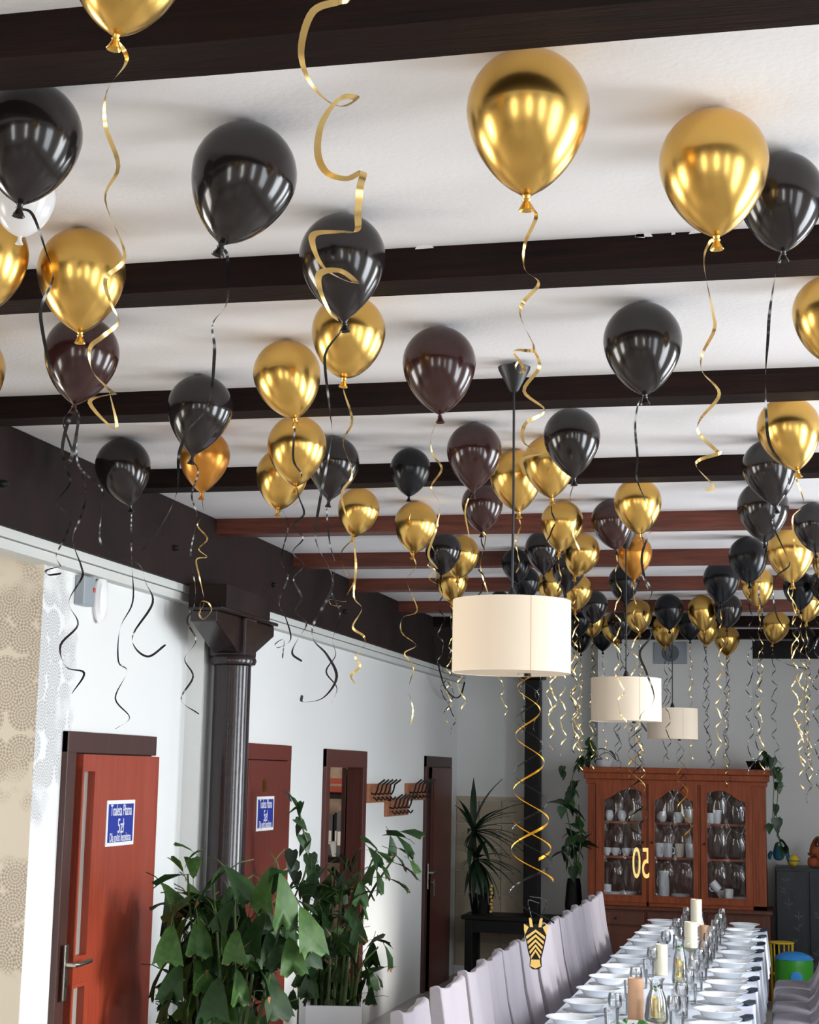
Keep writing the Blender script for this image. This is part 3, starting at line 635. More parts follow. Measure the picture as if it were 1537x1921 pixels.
bal('n', 985, 1096, 56, 985, 'm', 'black balloon lower right of the cord touching the nearest lamp rim', H('b', .9))
bal('n', 938, 1132, 40, 938, 'm', 'black balloon mostly hidden behind top rim of the nearest lamp', H('g', .8))
bal('b', 1067, 1074, 62, 1062, 'p', 'black balloon half behind gold ones above the right rim of lamp', H('g', 1.0))
bal('g', 1034, 1100, 52, 1032, 'm', 'small gold balloon above the right rim of the nearest lamp', H('g', 1.0))
bal('g', 1084, 1112, 56, 1080, 'm', 'small gold balloon beyond the right rim of the nearest lamp', H('g', 1.0), H('b', 1.0))
bal('m', 1149, 984, 79, 1156, 'm', 'brown black balloon left of a gold one under the red beam', H('g', .9))
bal('g', 1197, 950, 89, 1200, 'm', 'gold balloon crossed by a dark ribbon under the red beam', T('b', (1204, 1000), (1212, 1040), (1206, 1075), (1218, 1105)))
bal('o', 1190, 1046, 68, 1190, 'p', 'orange gold pointed balloon below a gold one under the red beam', H('g', 1.0))
bal('n', 1171, 1096, 58, 1172, 'm', 'black balloon under the orange gold pointed balloon', H('b', 1.0))
bal('b', 1115, 1139, 52, 1112, 'm', 'black balloon beyond the right rim of the nearest lamp, upper one', H('b', 1.1))
bal('g', 1112, 1168, 46, 1112, 'm', 'gold balloon hidden under a black one beyond the nearest lamp', H('g', 1.1))
bal('n', 1130, 1195, 44, 1131, 'm', 'lowest black balloon above the left end of the middle lamp', H('g', 1.0))
bal('g', 1153, 1180, 50, 1158, 'm', 'gold balloon half hidden by a black one above the middle lamp', H('b', 1.0))
bal('b', 1164, 1172, 48, 1165, 'm', 'black balloon in front of a gold one above the middle lamp', H('b', 1.1))
bal('g', 1198, 1157, 53, 1200, 'm', 'gold balloon with silvery ribbon above the middle lamp', H('g', 1.2, .03), H('b', 1.2, .03))
bal('n', 1255, 1148, 55, 1256, 'm', 'black balloon in front of a gold one over the wall vent', H('b', 1.0))
bal('g', 1249, 1184, 51, 1248, 'm', 'gold balloon below a black one, just above the wall vent', H('b', 1.0))
bal('n', 1294, 1174, 46, 1295, 'm', 'black balloon tucked behind a gold one right of wall vent', H('g', 1.0))
bal('g', 1318, 1151, 56, 1321, 'm', 'gold balloon with a black one leaning on its right, far cluster', H('b', 1.0))
bal('g', 1327, 1184, 44, 1325, 'm', 'gold balloon peeping out below another gold one, far cluster', H('b', 1.1))
bal('b', 1366, 1146, 54, 1364, 'm', 'black balloon above the lowest gold balloon of the far cluster', H('b', 1.0))
bal('g', 1364, 1202, 48, 1364, 'm', 'lowest gold balloon before the right half of the chimney breast', H('b', 1.2), H('g', 1.2))
bal('n', 1354, 1092, 68, 1352, 'm', 'black balloon with brownish top left of the right hand cluster', H('g', 1.0))
bal('n', 1404, 1051, 73, 1406, 'm', 'blue black balloon at the left of the right hand cluster', H('b', 1.1))
bal('g', 1422, 1102, 62, 1424, 'm', 'gold balloon behind the blue black one at right', H('g', 1.1), H('b', 1.1))
bal('b', 1432, 960, 96, 1434, 'm', 'black balloon lower of two stacked under the right gold balloon', T('b', (1440, 1018), (1430, 1060), (1424, 1110), (1430, 1150), (1420, 1190)))
bal('b', 1444, 888, 102, 1454, 'p', 'pointed black balloon upper of two stacked at right', T('b', (1458, 965), (1452, 980), (1475, 1030), (1478, 1062), (1450, 1090), (1460, 1150), (1484, 1190)))
bal('g', 1480, 814, 118, 1494, 'm', 'big gold balloon at right in front of the stacked black ones',
    T('g', (1494, 890), (1507, 945), (1486, 970), (1490, 1000), (1492, 1020), (1498, 1050)))
bal('g', 1483, 1041, 88, 1486, 'm', 'gold balloon with a tangle of gold ribbon near the right edge',
    T('g', (1488, 1092), (1480, 1110), (1496, 1140), (1488, 1165), (1500, 1190), (1485, 1215), (1495, 1260), (1505, 1290)), H('g', 1.0))
bal('b', 1528, 990, 78, 1530, 'm', 'black balloon at the right edge beside the tangled gold ribbon', H('b', 1.2))
bal('g', 1556, 1060, 62, 1552, 'm', 'gold balloon cut off by the right edge under the third red beam', H('g', 1.0))
bal('n', 1500, 1108, 60, 1502, 'm', 'black balloon above a gold one at right edge, far part', H('g', 1.2))
bal('g', 1516, 1134, 56, 1513, 'm', 'gold balloon under a black one at the right edge', H('b', 1.3), H('g', 1.2))
bal('n', 1545, 1100, 50, 1543, 'm', 'black balloon cut off by the right edge, far cluster', H('b', 1.2))
bal('g', 1457, 1177, 51, 1450, 'm', 'gold balloon in front of the dark lintel at right', H('b', 1.1, .03), T('b', (1450, 1212), (1456, 1232), (1480, 1246), (1523, 1256)))
bal('n', 1509, 1202, 44, 1510, 'm', 'faint black balloon against the dark lintel at right', H('g', 1.0))
bal('n', 1086, 1166, 46, 1088, 'm', 'black balloon in the gap right of the nearest lamp shade', H('g', 1.1))
bal('n', 1088, 1200, 42, 1090, 'm', 'lowest black balloon in the gap right of nearest lamp', H('g', 1.0))
def limit_z(y, R):
    z = CEIL - R
    for b in BEAMS:
        y0, y1 = b - 0.006, b + BW + 0.006; dy = max(y0 - y, 0, y - y1)
        if dy < R:
            zz = CEIL - BD - 0.003 - math.sqrt(R * R - dy * dy)
            # only when the balloon could reach the lower edge
            z = min(z, max(zz, -9))
    return z
pl = []
for c, x, y, wd, kx, shape, lb, rb in B:
    p, q = SHAPES[shape]; d_ray = ray(x, y); t = 20.0
    lo, hi = 1.0, 20.0
    for _ in range(1500):
        t *= 0.997; R = wd / 2 * t / FL; P = O + d_ray * t; c_ = Vector((P.x, P.y, P.z + R * (q - 1) / 2))   # sphere centre above the bbox centre
        if c_.z <= limit_z(c_.y, R) and c_.y + R < YB - 0.1 and not (c_.y + R > YBR - 0.05 and xb0 - R < c_.x < xb1 + R) and (c_.x - R > GX + 0.005 or c_.z + R < GZ): break
    pl.append([t, R, c_, q])
for it in range(60):           # nearer balloon gives way along its own line of sight
    moved = False
    for i in range(len(pl)):
        for j in range(i + 1, len(pl)):
            a, b = pl[i], pl[j]
            if (a[2] - b[2]).length < (a[1] + b[1]) * 1.0:
                k = i if a[0] <= b[0] else j; s = pl[k]; s[0] *= 0.994; x, y, wd = B[k][1:4]
                s[1] = wd / 2 * s[0] / FL; P = O + ray(x, y) * s[0]; s[2] = Vector((P.x, P.y, P.z + s[1] * (s[3] - 1) / 2)); moved = True
    if not moved: break
for (c, x, y, wd, kx, shape, lb, rb), (t, R, c_, q) in zip(B, pl):
    r = thing('balloon', lb, 'balloon', c_, 0, 'helium balloons under the ceiling')
    bm_, km = body_mesh(shape, c)
    th = -math.atan2((kx - x) * t / FL, R * (1 + q) / 2 * 1.1)
    rot = Matrix.Rotation(th, 4, 'Y') @ Matrix.Rotation(random.uniform(-.06, .06), 4, 'X')
    b_ = link('body', bm_, r); b_.matrix_local = rot @ Matrix.Diagonal((R, R, R, 1))
    k_ = link('knot', km, r); k_.matrix_local = rot @ Matrix.Rotation(random.uniform(-.5, .5), 4, 'Z') @ Matrix.Diagonal((R, R, R, 1))
    st = c_ + (rot @ Vector((0, 0, -(q + 0.09) * R)))
    big = 0.0074 if t < 5.5 else 0.007
    for e in rb:
        m_ = M_RG if e[1] == 'g' else M_RB
        if e[0] == 't':
            pts = [st] + [at_d(px_, py_, t) for px_, py_ in e[2]]
            if (Vector(pts[1]) - st).length > 0.16: pts = pts[1:]
            fwd = Vector((cf.x, cf.y, 0)).normalized(); out = []
            for i, p_ in enumerate(pts):
                dx = (pts[min(i + 1, len(pts) - 1)] - pts[max(i - 1, 0)]).dot(cr)
                out.append(p_ + fwd * max(-0.035, min(0.035, dx * 0.6)) * (1 if i else 0))
            ribbon('ribbon', out, big, m_, r, c_, twist=random.uniform(7, 13))
        else:
            ln, amp, pit = e[2:5]; ph = random.uniform(0, 6.28); n = int(ln / pit * 9); pts = []
            dr = (random.uniform(-.05, .05), random.uniform(-.05, .05)); zz = 0
            for i in range(n + 1):
                f = i / n; g = min(1, f * 3.5 + 0.05) * amp * (0.75 + 0.4 * math.sin(f * 9 + ph)); ph += 2 * PI / 9 * random.uniform(0.75, 1.2)
                pts.append(st + Vector((g * math.cos(ph) + dr[0] * f * f, g * math.sin(ph) + dr[1] * f * f, -ln * f)))
            ribbon('ribbon', pts, big, m_, r, c_, n=2, up=True)
# the loose gold ribbon that falls from a balloon beyond the top edge
dl = 1.72
pts = [at_d(x, y, dl) for x, y in ((690, -130), (672, -60), (660, 2), (640, 22), (590, 42), (566, 92), (574, 132), (606, 168), (640, 184), (669, 185), (640, 200), (606, 240), (596, 285), (612, 312), (650, 320), (681, 316), (676, 352), (672, 400), (670, 440), (640, 450), (592, 449), (588, 462), (606, 492), (640, 512), (668, 530), (640, 520), (602, 520), (600, 540), (618, 580), (634, 597))]
fwd = Vector((cf.x, cf.y, 0)).normalized()
pts = [p + fwd * max(-.03, min(.03, ((pts[min(i + 1, len(pts) - 1)] - pts[max(i - 1, 0)]).dot(cr)) * .6)) for i, p in enumerate(pts)]
top = at_d(690, -130, dl); r = thing('balloon', 'gold balloon beyond the top edge whose broad curled gold ribbon hangs left of centre', 'balloon', (top.x, top.y, CEIL - 0.13), 0, 'helium balloons under the ceiling')
bm_, km = body_mesh('m', 'g')
for me, nm in ((bm_, 'body'), (km, 'knot')): q_ = link(nm, me, r); q_.scale = (.125, .125, .125)
pts = [Vector((top.x, top.y, CEIL - 0.13 - 0.125 * 1.5))] + pts
ribbon('ribbon', pts, 0.0078, M_RG, r, r.location, twist=11)

# ------------------------------------------------------------------ foil swirls under the lamps
def swirl(lamp, x0, y0, x1, y1, r0px, r1px, turns, label, arms, bottom=True, wmax=0.011):
    r, P, d_ = LAMPS[lamp]; A = at_d(x0, y0, d_); Z = at_d(x1, y1, d_); Z = Vector((A.x + (Z - A).dot(cr) * cr.x, A.y + (Z - A).dot(cr) * cr.y, Z.z))
    A.z = P.z - 0.245 / 2 + 0.012
    t = thing('swirl_decoration', label, 'decoration', A, 0)
    for j, (m_, ph, f0, f1, nm) in enumerate(arms):
        vs = []; fs = []; n = 110
        for i in range(n + 1):
            f = f0 + (f1 - f0) * i / n; a = ph + 2 * PI * turns * (f ** 0.85); R = (r0px + (r1px - r0px) * f) * d_ / FL
            c = A.lerp(Z, f); wv = wmax * (0.35 + 0.65 * max(0.0, math.sin(a * 1.0 + 0.6))) * (0.6 + .6 * f)
            p = c - A + Vector((R * math.cos(a), R * math.sin(a), 0)); tl = Vector((0.25 * math.cos(a), 0.25 * math.sin(a), 1)).normalized()
            vs += [p - tl * wv / 2, p + tl * wv / 2]
        for i in range(n): fs.append((2 * i, 2 * i + 1, 2 * i + 3, 2 * i + 2))
        MB().add(vs, fs, True).build(nm, m_, t)
    MB().tube([(0, 0, 0), (0, 0, -0.02)], 0.012, 8).build('hanger', M_SWB, t)
    return t, A, Z, d_
ARMS = ((M_SWG, 0.3, 0.02, .84, 'gold_spiral'), (M_SWB, 2.2, 0.0, 1.0, 'black_spiral'), (M_SWG, 3.6, 0.6, .76, 'gold_spiral'))
t, A, Z, d_ = swirl(0, 990, 1262, 1003, 1722, 18, 44, 4.6, 'long gold and black foil swirl with zebra head under the nearest lamp', ARMS)
# zebra head cut-out
zc = at_d(1005, 1768, d_); sc_ = d_ / FL
def card(pts, th=0.002, m_=M_CUTG, nm='zebra_head', off=0.0, par=None):
    u = Vector((cr.x, cr.y, 0)).normalized(); f = Vector((cf.x, cf.y, 0)).normalized(); n = len(pts)
    base = [zc + u * ((x - 1005) * sc_) + Vector((0, 0, (1768 - y) * sc_)) - A for x, y in pts]
    vs = [p - f * (off + th) for p in base] + [p - f * off for p in base]
    fs = [tuple(range(n)), tuple(range(n, 2 * n))[::-1]] + [(i, (i + 1) % n, n + (i + 1) % n, n + i) for i in range(n)]
    return MB().add(vs, fs).build(nm, m_, par or t)
hd = card([(985, 1740), (988, 1733), (996, 1738), (1005, 1734), (1014, 1738), (1022, 1733), (1026, 1740), (1025, 1758), (1019, 1785), (1016, 1797), (1017, 1812), (1010, 1817), (1000, 1817), (994, 1812), (995, 1797), (991, 1785), (986, 1758)], m_=M_SWB)
for s in (-1, 1):
    card([(1005 + s * x, y) for x, y in ((20, 1754), (13, 1740), (22, 1734), (22, 1745))], nm='ear', off=0.002, par=hd)
    card([(1005 + s * x, y) for x, y in ((5, 1740), (8, 1722), (13, 1724), (11, 1740))], nm='horn_tuft', off=0.002, par=hd)
for i in range(5):
    y = 1752 + i * 9; w_ = 18 - i * 2.2
    for s in (-1, 1): card([(1005, y - 8), (1005 + s * w_, y + 5), (1005 + s * (w_ - 1), y + 10), (1005, y - 3)], nm='stripe', off=0.002, par=hd)
card([(997, 1799), (1013, 1799), (1015, 1811), (1005, 1815), (995, 1811)], nm='muzzle', off=0.002, par=hd)
u_ = Vector((cr.x, cr.y, 0)).normalized()
loop = [Z - A, at_d(990, 1690, d_) - A, at_d(998, 1724, d_) - A]
MB().tube(catmull([Z - A + u_ * .02 + Vector((0, 0, .06)), at_d(991, 1690, d_) - A, at_d(998, 1724, d_) - A], 6), 0.0018, 5).build('thread', M_SWB, t)
MB().tube(catmull([Z - A + u_ * -.01 + Vector((0, 0, .08)), at_d(1026, 1690, d_) - A, at_d(1013, 1724, d_) - A], 6), 0.0018, 5).build('thread', M_SWB, t)
# swirl of the middle lamp ends in the number 50, seen from behind
t, A, Z, d_ = swirl(1, 1190, 1356, 1198, 1592, 10, 22, 3.4, 'gold and black foil swirl with a gold 50 under the middle lamp', ((M_SWG, .4, .05, .55, 'gold_spiral'), (M_SWB, 2.6, 0, 0.8, 'black_spiral'), (M_SWB, 4.6, .05, .9, 'black_spiral')), wmax=0.013)
n_ = at_d(1203, 1622, d_) - A
u_ = (cr - Vector((0, 0, cr.z))).normalized(); f_ = Vector((-u_.y, u_.x, 0))
rotm = Matrix((-u_, Vector((0, 0, 1)), f_)).transposed().to_4x4(); rotm.translation = n_
fontmesh('50', 60 * d_ / FL * 1.35, M_CUTG, 'number_cutout', t, rotm, ext=0.002, sx=0.42)
MB().tube([at_d(1198, 1575, d_) - A, n_ + Vector((0, 0, 0.07))], 0.0012, 5).build('thread', M_SWB, t)
MB().tube([(0, 0, -0.02), at_d(1198, 1580, d_) - A], 0.0012, 5).build('thread', M_SWB, t)
swirl(2, 1275, 1392, 1284, 1565, 6, 13, 3.2, 'small gold and black foil swirl hanging under the farthest lamp', ((M_SWG, .4, .2, 1, 'gold_spiral'), (M_SWB, 2.6, 0, 0.7, 'black_spiral'), (M_SWB, 4.9, .1, .6, 'black_spiral')), wmax=0.014)
# ------------------------------------------------------------------ china cabinet
YF = 15.42
def X(px_, Y=YF, y=1550): return at_y(px_, y, Y).x
def Z(py_, Y=YF, x=1270): return at_y(x, py_, Y).z
cx0, cx1 = X(1103), X(1437); zt_, zm = Z(1447), Z(1702); xm = (cx0 + cx1) / 2
cab = thing('china_cabinet', 'cherry wood china cabinet with three glazed doors against the back wall', 'cabinet', (xm, YF, 0))
def cb(x0, x1, y0, y1, z0, z1, name, m_=M_CAB, par=cab, bev=0.0): return MB().box((x0 - xm, y0 - YF, z0), (x1 - xm, y1 - YF, z1)).build(name, m_, par, bevel=bev)
YK = YBR - 0.005
cb(cx0, cx0 + 0.03, YF + 0.012, YK, zm, zt_, 'side_panel'); cb(cx1 - 0.03, cx1, YF + 0.012, YK, zm, zt_, 'side_panel')
cb(cx0 + 0.03, cx1 - 0.03, YK - 0.015, YK, zm, zt_, 'back_panel', M_CABD)
cb(cx0 + 0.03, cx1 - 0.03, YF + 0.012, YK, zt_ - 0.03, zt_, 'top_panel')
zs1, zs2, zs3 = Z(1544), Z(1610), Z(1686)
for z in (zs1, zs2): cb(cx0 + 0.03, cx1 - 0.03, YF + 0.06, YK - 0.016, z - 0.018, z, 'shelf')
cb(cx0 + 0.03, cx1 - 0.03, YF + 0.012, YK - 0.016, zm, zs3, 'cabinet_floor')
# cornice with three steps
for k_, (o_, za, zb_) in enumerate(((0.015, Z(1473), Z(1464)), (0.035, Z(1464), Z(1452)), (0.06, Z(1452), Z(1441)))):
    cb(cx0 - o_, cx1 + o_, YF - o_, YK, za, zb_, 'cornice_moulding', M_CAB, cab, 0.006)
# pilasters between the doors
DO = ((1119, 1213, 1134, 1205, 1), (1217, 1310, 1229, 1301, 0), (1315, 1412, 1327, 1399, -1))
zf0, zf1 = Z(1695), Z(1470)
for (a, b) in ((1103, 1119), (1213, 1217), (1310, 1315), (1412, 1437)): cb(X(a), X(b), YF, YF + 0.03, zm, zf1, 'pilaster', M_CAB)
for a in (1106, 1110, 1114, 1418, 1423): cb(X(a), X(a + 2), YF - 0.006, YF, zf0 + 0.03, zf1 - 0.03, 'pilaster_reed', M_CAB)
cb(cx0, cx1, YF, YF + 0.03, zm, zf0, 'bottom_rail', M_CAB)
g0, g1 = Z(1682), Z(1502); garch = Z(1482) - g1
def arch(t, s): # height of the arch along 0..1
    if s == 0: return 0.5 - 0.5 * math.cos(2 * PI * t)
    t = t if s > 0 else 1 - t
    return 0.5 - 0.5 * math.cos(PI * min(1, t / 0.62)) if t < 0.62 else 1 - 0.25 * ((t - 0.62) / 0.38) ** 2
for i, (a, b, ga, gb, s) in enumerate(DO):
    xa, xb, xga, xgb = X(a) - xm + 0.002, X(b) - xm - 0.002, X(ga) - xm, X(gb) - xm
    f = MB().box((xa, -0.02, zf0), (xga, 0.012, zf1)).box((xgb, -0.02, zf0), (xb, 0.012, zf1)).box((xga, -0.02, zf0), (xgb, 0.012, g0))
    n = 18
    for k in range(n):
        t0_, t1_ = k / n, (k + 1) / n; za, zb_ = g1 + garch * arch(t0_, s), g1 + garch * arch(t1_, s); p0, p1 = xga + (xgb - xga) * t0_, xga + (xgb - xga) * t1_
        f.prism([(p0, za), (p1, zb_), (p1, zf1), (p0, zf1)], 'y', -0.02, 0.012)
    fr = f.build('door', M_CAB, cab)
    bd = MB()
    for (q0, q1) in ((xga - 0.012, xga), (xgb, xgb + 0.012)): bd.box((q0, -0.027, g0 - 0.01), (q1, -0.02, g1))
    bd.box((xga, -0.027, g0 - 0.012), (xgb, -0.02, g0)); bd.build('glazing_bead', M_CAB, fr)
    # lens glass: two columns by three rows of oval bulges
    vs = []; fs = []; nx, nz = 36, 66
    for iz in range(nz + 1):
        for ix in range(nx + 1):
            u, v = ix / nx, iz / nz; top = g1 + garch * arch(u, s); x = xga + (xgb - xga) * u; z = g0 + (top - g0) * v
            uu = (u * 2) % 1 - 0.5; vv = (v * 3) % 1 - 0.5; d2 = (uu / 0.42) ** 2 + (vv / 0.48) ** 2
            hgt = 0.010 * math.cos(min(1, d2) * PI / 2) ** 1.0 if d2 < 1 else -0.003 * math.sin(min(1.0, (d2 - 1)) * PI)
            vs.append((x, -0.004 - hgt, z))
    for iz in range(nz):
        for ix in range(nx): q = iz * (nx + 1) + ix; fs.append((q, q + 1, q + nx + 2, q + nx + 1))
    MB().add(vs, fs, True).build('glass_pane', M_PANE, fr)
    hx = xb - 0.03 if s > 0 else xa + 0.03
    MB().lathe([(0.004, 0), (0.004, 0.012), (0.011, 0.018), (0.008, 0.026), (0, 0.027)], 12, mat=Matrix.Rotation(PI / 2, 4, 'X'), c=(hx, -0.02, (zf0 + zf1) / 2)).build('knob', M_DARKT, fr)
# lower half: drawers and arched doors, a little deeper
YL = YF - 0.09
cb(cx0 - 0.03, cx1 + 0.03, YL + 0.02, YK, 0.06, zm - 0.035, 'base_body', M_CABD); cb(cx0 - 0.05, cx1 + 0.05, YL - 0.01, YK, zm - 0.035, zm, 'base_top', M_CABD, cab, 0.008)
cb(cx0 - 0.045, cx1 + 0.045, YL, YK, 0, 0.07, 'plinth', M_CABD, cab, 0.006)
for i in range(3):
    w3 = (cx1 - cx0) / 3; xa = cx0 + w3 * i + 0.015; xb = cx0 + w3 * (i + 1) - 0.015
    d = cb(xa, xb, YL, YL + 0.02, zm - 0.17, zm - 0.05, 'drawer', M_CABD, cab, 0.005)
    MB().lathe([(0.005, 0), (0.012, 0.02), (0, 0.024)], 10, mat=Matrix.Rotation(PI / 2, 4, 'X'), c=((xa + xb) / 2 - xm, YL - YF, zm - 0.11)).build('knob', M_DARKT, d)
    d = cb(xa, xb, YL, YL + 0.02, 0.085, zm - 0.185, 'lower_door', M_CABD, cab, 0.005)
    pa, pb, pz0, pz1 = xa - xm + 0.07, xb - xm - 0.07, 0.15, zm - 0.27
    poly = [(pa, pz0), (pb, pz0), (pb, pz1 - 0.06)] + [(pb - (pb - pa) * t / 8, pz1 - 0.06 + 0.07 * math.sin(PI * t / 8)) for t in range(1, 8)] + [(pa, pz1 - 0.06)]
    MB().prism(poly, 'y', YL - YF - 0.01, YL - YF).build('raised_panel', M_CABD, d, bevel=0.006)

# ------------------------------------------------------------------ china in the cabinet
def lathe_thing(name, label, cat, loc, prof, m_, group=None, seg=24, part='body', handle=None, extra=None):
    r = thing(name, label, cat, loc, 0, group)
    MB().lathe(prof, seg, caps=False).build(part, m_, r)
    if handle:
        hr, hz, hh = handle[:3]; a = handle[3] if len(handle) > 3 else 0.6; pts = []
        for k in range(7):
            q = -PI / 2 + PI * k / 6; pts.append(((hr + hh * 0.75 * math.cos(q)) * math.cos(a), (hr + hh * 0.75 * math.cos(q)) * math.sin(a), hz + hh * math.sin(q)))
        MB().tube(pts, 0.005, 6).build('handle', m_, r)
    return r
MUG = [(0, 0), (0.036, 0), (0.04, 0.01), (0.041, 0.095), (0.037, 0.095), (0.035, 0.012), (0, 0.01)]
TALL = [(0, 0), (0.034, 0), (0.038, 0.02), (0.045, 0.125), (0.041, 0.125), (0.034, 0.02), (0, 0.012)]
CUP = [(0, 0), (0.022, 0), (0.026, 0.008), (0.042, 0.035), (0.047, 0.07), (0.043, 0.07), (0.038, 0.035), (0.0, 0.012)]
EGG = [(0, 0), (0.02, 0), (0.036, 0.02), (0.043, 0.05), (0.036, 0.085), (0.026, 0.10), (0.022, 0.098), (0.03, 0.083), (0, 0.02)]
JUG = [(0, 0), (0.045, 0), (0.05, 0.01), (0.052, 0.1), (0.044, 0.2), (0.05, 0.235), (0.045, 0.235), (0.04, 0.2), (0.046, 0.1), (0, 0.012)]
SP = [(0, 0), (0.05, 0), (0.085, 0.012), (0.084, 0.016), (0.05, 0.006), (0, 0.005)]
YM = YF + 0.2
def zx(xz): return X(1080 + xz / 3.363, YM)
col_n = ('left', 'middle', 'right')
def put(name, label, cat, xz, z, prof, m_=M_CHINA, group='china in the cabinet', handle=None, dy=0): return lathe_thing(name, label, cat, (zx(xz), YM + dy, z), prof, m_, group, handle=handle)
for i, xz in enumerate((213, 292, 362, 400)): put('sugar_bowl', 'round white pot on the top shelf behind the left glass door, number %s from left' % ('one', 'two', 'three', 'four')[i], 'pot', xz, zs1, EGG, M_CHINA if i < 2 else M_CHINA2)
put('milk_jug', 'white milk jug with handle on the top shelf behind the middle door', 'jug', 548, zs1, EGG, handle=(0.035, 0.05, 0.03, 2.6))
put('mug', 'white mug on the top shelf behind the middle door', 'mug', 648, zs1, MUG, handle=(0.04, 0.05, 0.025))
put('creamer', 'cream coloured jug at right on the top shelf behind the middle door', 'jug', 715, zs1, TALL, M_CHINA2)
put('mug', 'shorter of two white mugs on the top shelf behind the right door', 'mug', 851, zs1, MUG)
put('tall_mug', 'taller of two white mugs on the top shelf behind the right door', 'mug', 893, zs1, TALL)
for i, xz in enumerate((198, 250, 322, 385)): put('coffee_cup', 'white coffee cup on the centre shelf behind the left glass door, %s from left' % ('first', 'second', 'third', 'fourth')[i], 'cup', xz, zs2, CUP, handle=(0.04, 0.035, 0.02, 0.3))
for i, xz in enumerate((530, 583, 655, 722)): put('tall_mug', 'tall white mug on the centre shelf behind the middle door, %s from left' % ('first', 'second', 'third', 'fourth')[i], 'mug', xz, zs2, TALL, M_CHINA if i != 2 else M_CHINA2, handle=(0.04, 0.06, 0.03, -1.0 + i))
put('pitcher', 'tall white pitcher at the bottom behind the middle door', 'pitcher', 556, zs3, JUG, handle=(0.045, 0.13, 0.055, 2.5))
put('box_of_sachets', 'white tub standing at the bottom left of the left glass door', 'tub', 200, zs3, MUG)
for (xz, n, wh) in ((240, 3, 'left'), (330, 4, 'left'), (660, 3, 'middle'), (1045, 2, 'right')):
    for k in range(n): put('saucer', 'white saucer in the small stack at %s of the %s door bottom, %s from below' % (('left' if xz == 240 else 'right'), wh, ('first', 'second', 'third', 'fourth')[k]), 'saucer', xz, zs3 + 0.0075 * k, SP)
put('mug', 'upright white mug with handle at the bottom behind the right door', 'mug', 965, zs3, MUG, handle=(0.04, 0.05, 0.025, 2.8), dy=-0.05)
o = put('mug', 'white mug tilted over another at the bottom behind the right door', 'mug', 900, zs3 + 0.075, MUG, handle=(0.04, 0.05, 0.025, 3.4)); o.rotation_euler = (0, -0.7, 0)
put('mug', 'white mug under the tilted one at the bottom behind the right door', 'mug', 912, zs3, CUP, dy=0.06)

# ------------------------------------------------------------------ dining table
TX0, TX1, TY0, TY1, TZ = -1.215, -0.228, 7.52, 13.95, 0.75
tb = thing('dining_table', 'long dining table under a white cloth running towards the cabinet', 'table', ((TX0 + TX1) / 2, (TY0 + TY1) / 2, 0)); tx, ty = tb.location.x, tb.location.y
MB().box((TX0 + 0.01 - tx, TY0 + 0.01 - ty, TZ - 0.035), (TX1 - 0.01 - tx, TY1 - 0.01 - ty, TZ - 0.006)).build('tabletop', M_CABD, tb)
for a in (TX0 + 0.24, TX1 - 0.12):
    for b in (TY0 + 0.1, (TY0 * 2 + TY1) / 3, (TY0 + 2 * TY1) / 3, TY1 - 0.1): MB().box((a - 0.03 - tx, b - 0.03 - ty, 0), (a + 0.03 - tx, b + 0.03 - ty, TZ - 0.035)).build('leg', M_CABD, tb)
vs = []; fs = []; NY = 150
for j in range(NY + 1):
    y = TY0 + (TY1 - TY0) * j / NY; f = j / NY; wv = 0.012 * math.sin(y * 11) + 0.008 * math.sin(y * 23 + 1); dr = 0.30 + 0.02 * math.sin(y * 3.1) + 0.05 * (1 if int((y - TY0) / 1.27) % 2 else 0)
    row = [(TX0 - 0.012 + wv, y, TZ - 0.25), (TX0 - 0.01 + wv * .5, y, TZ - 0.13), (TX0 - 0.006, y, TZ - 0.02), (TX0, y, TZ), (TX0 + 0.02, y, TZ + 0.003), (tx, y, TZ + 0.003 + 0.001 * math.sin(y * 9)), (TX1 - 0.02, y, TZ + 0.003), (TX1, y, TZ), (TX1 + 0.006, y, TZ - 0.02), (TX1 + 0.015 + wv * .5, y, TZ - dr * .5), (TX1 + 0.022 + wv, y, TZ - dr)]
    vs += row
n = 11
for j in range(NY):
    for i in range(n - 1): q = j * n + i; fs.append((q, q + 1, q + n + 1, q + n))
# hanging ends
for (yy, s, r0_) in ((TY0, -1, 0), (TY1, 1, NY * n)):
    b = len(vs); m_ = 9
    for i in range(m_ + 1):
        x = TX0 + (TX1 - TX0) * i / m_; o_ = 0.012 * math.sin(i * 2.1)
        vs += [(x, yy, TZ + 0.002), (x, yy + s * (0.01 + o_ * .5), TZ - 0.15), (x, yy + s * (0.02 + o_), TZ - 0.33)]
    for i in range(m_):
        for k in range(2): q = b + i * 3 + k; fs.append((q, q + 1, q + 4, q + 3))
o = MB().add(vs, fs, True).build('tablecloth', M_CLOTH); tag(o, 'white cloth draped over the long dining table', 'tablecloth')
CZ = TZ + 0.0045
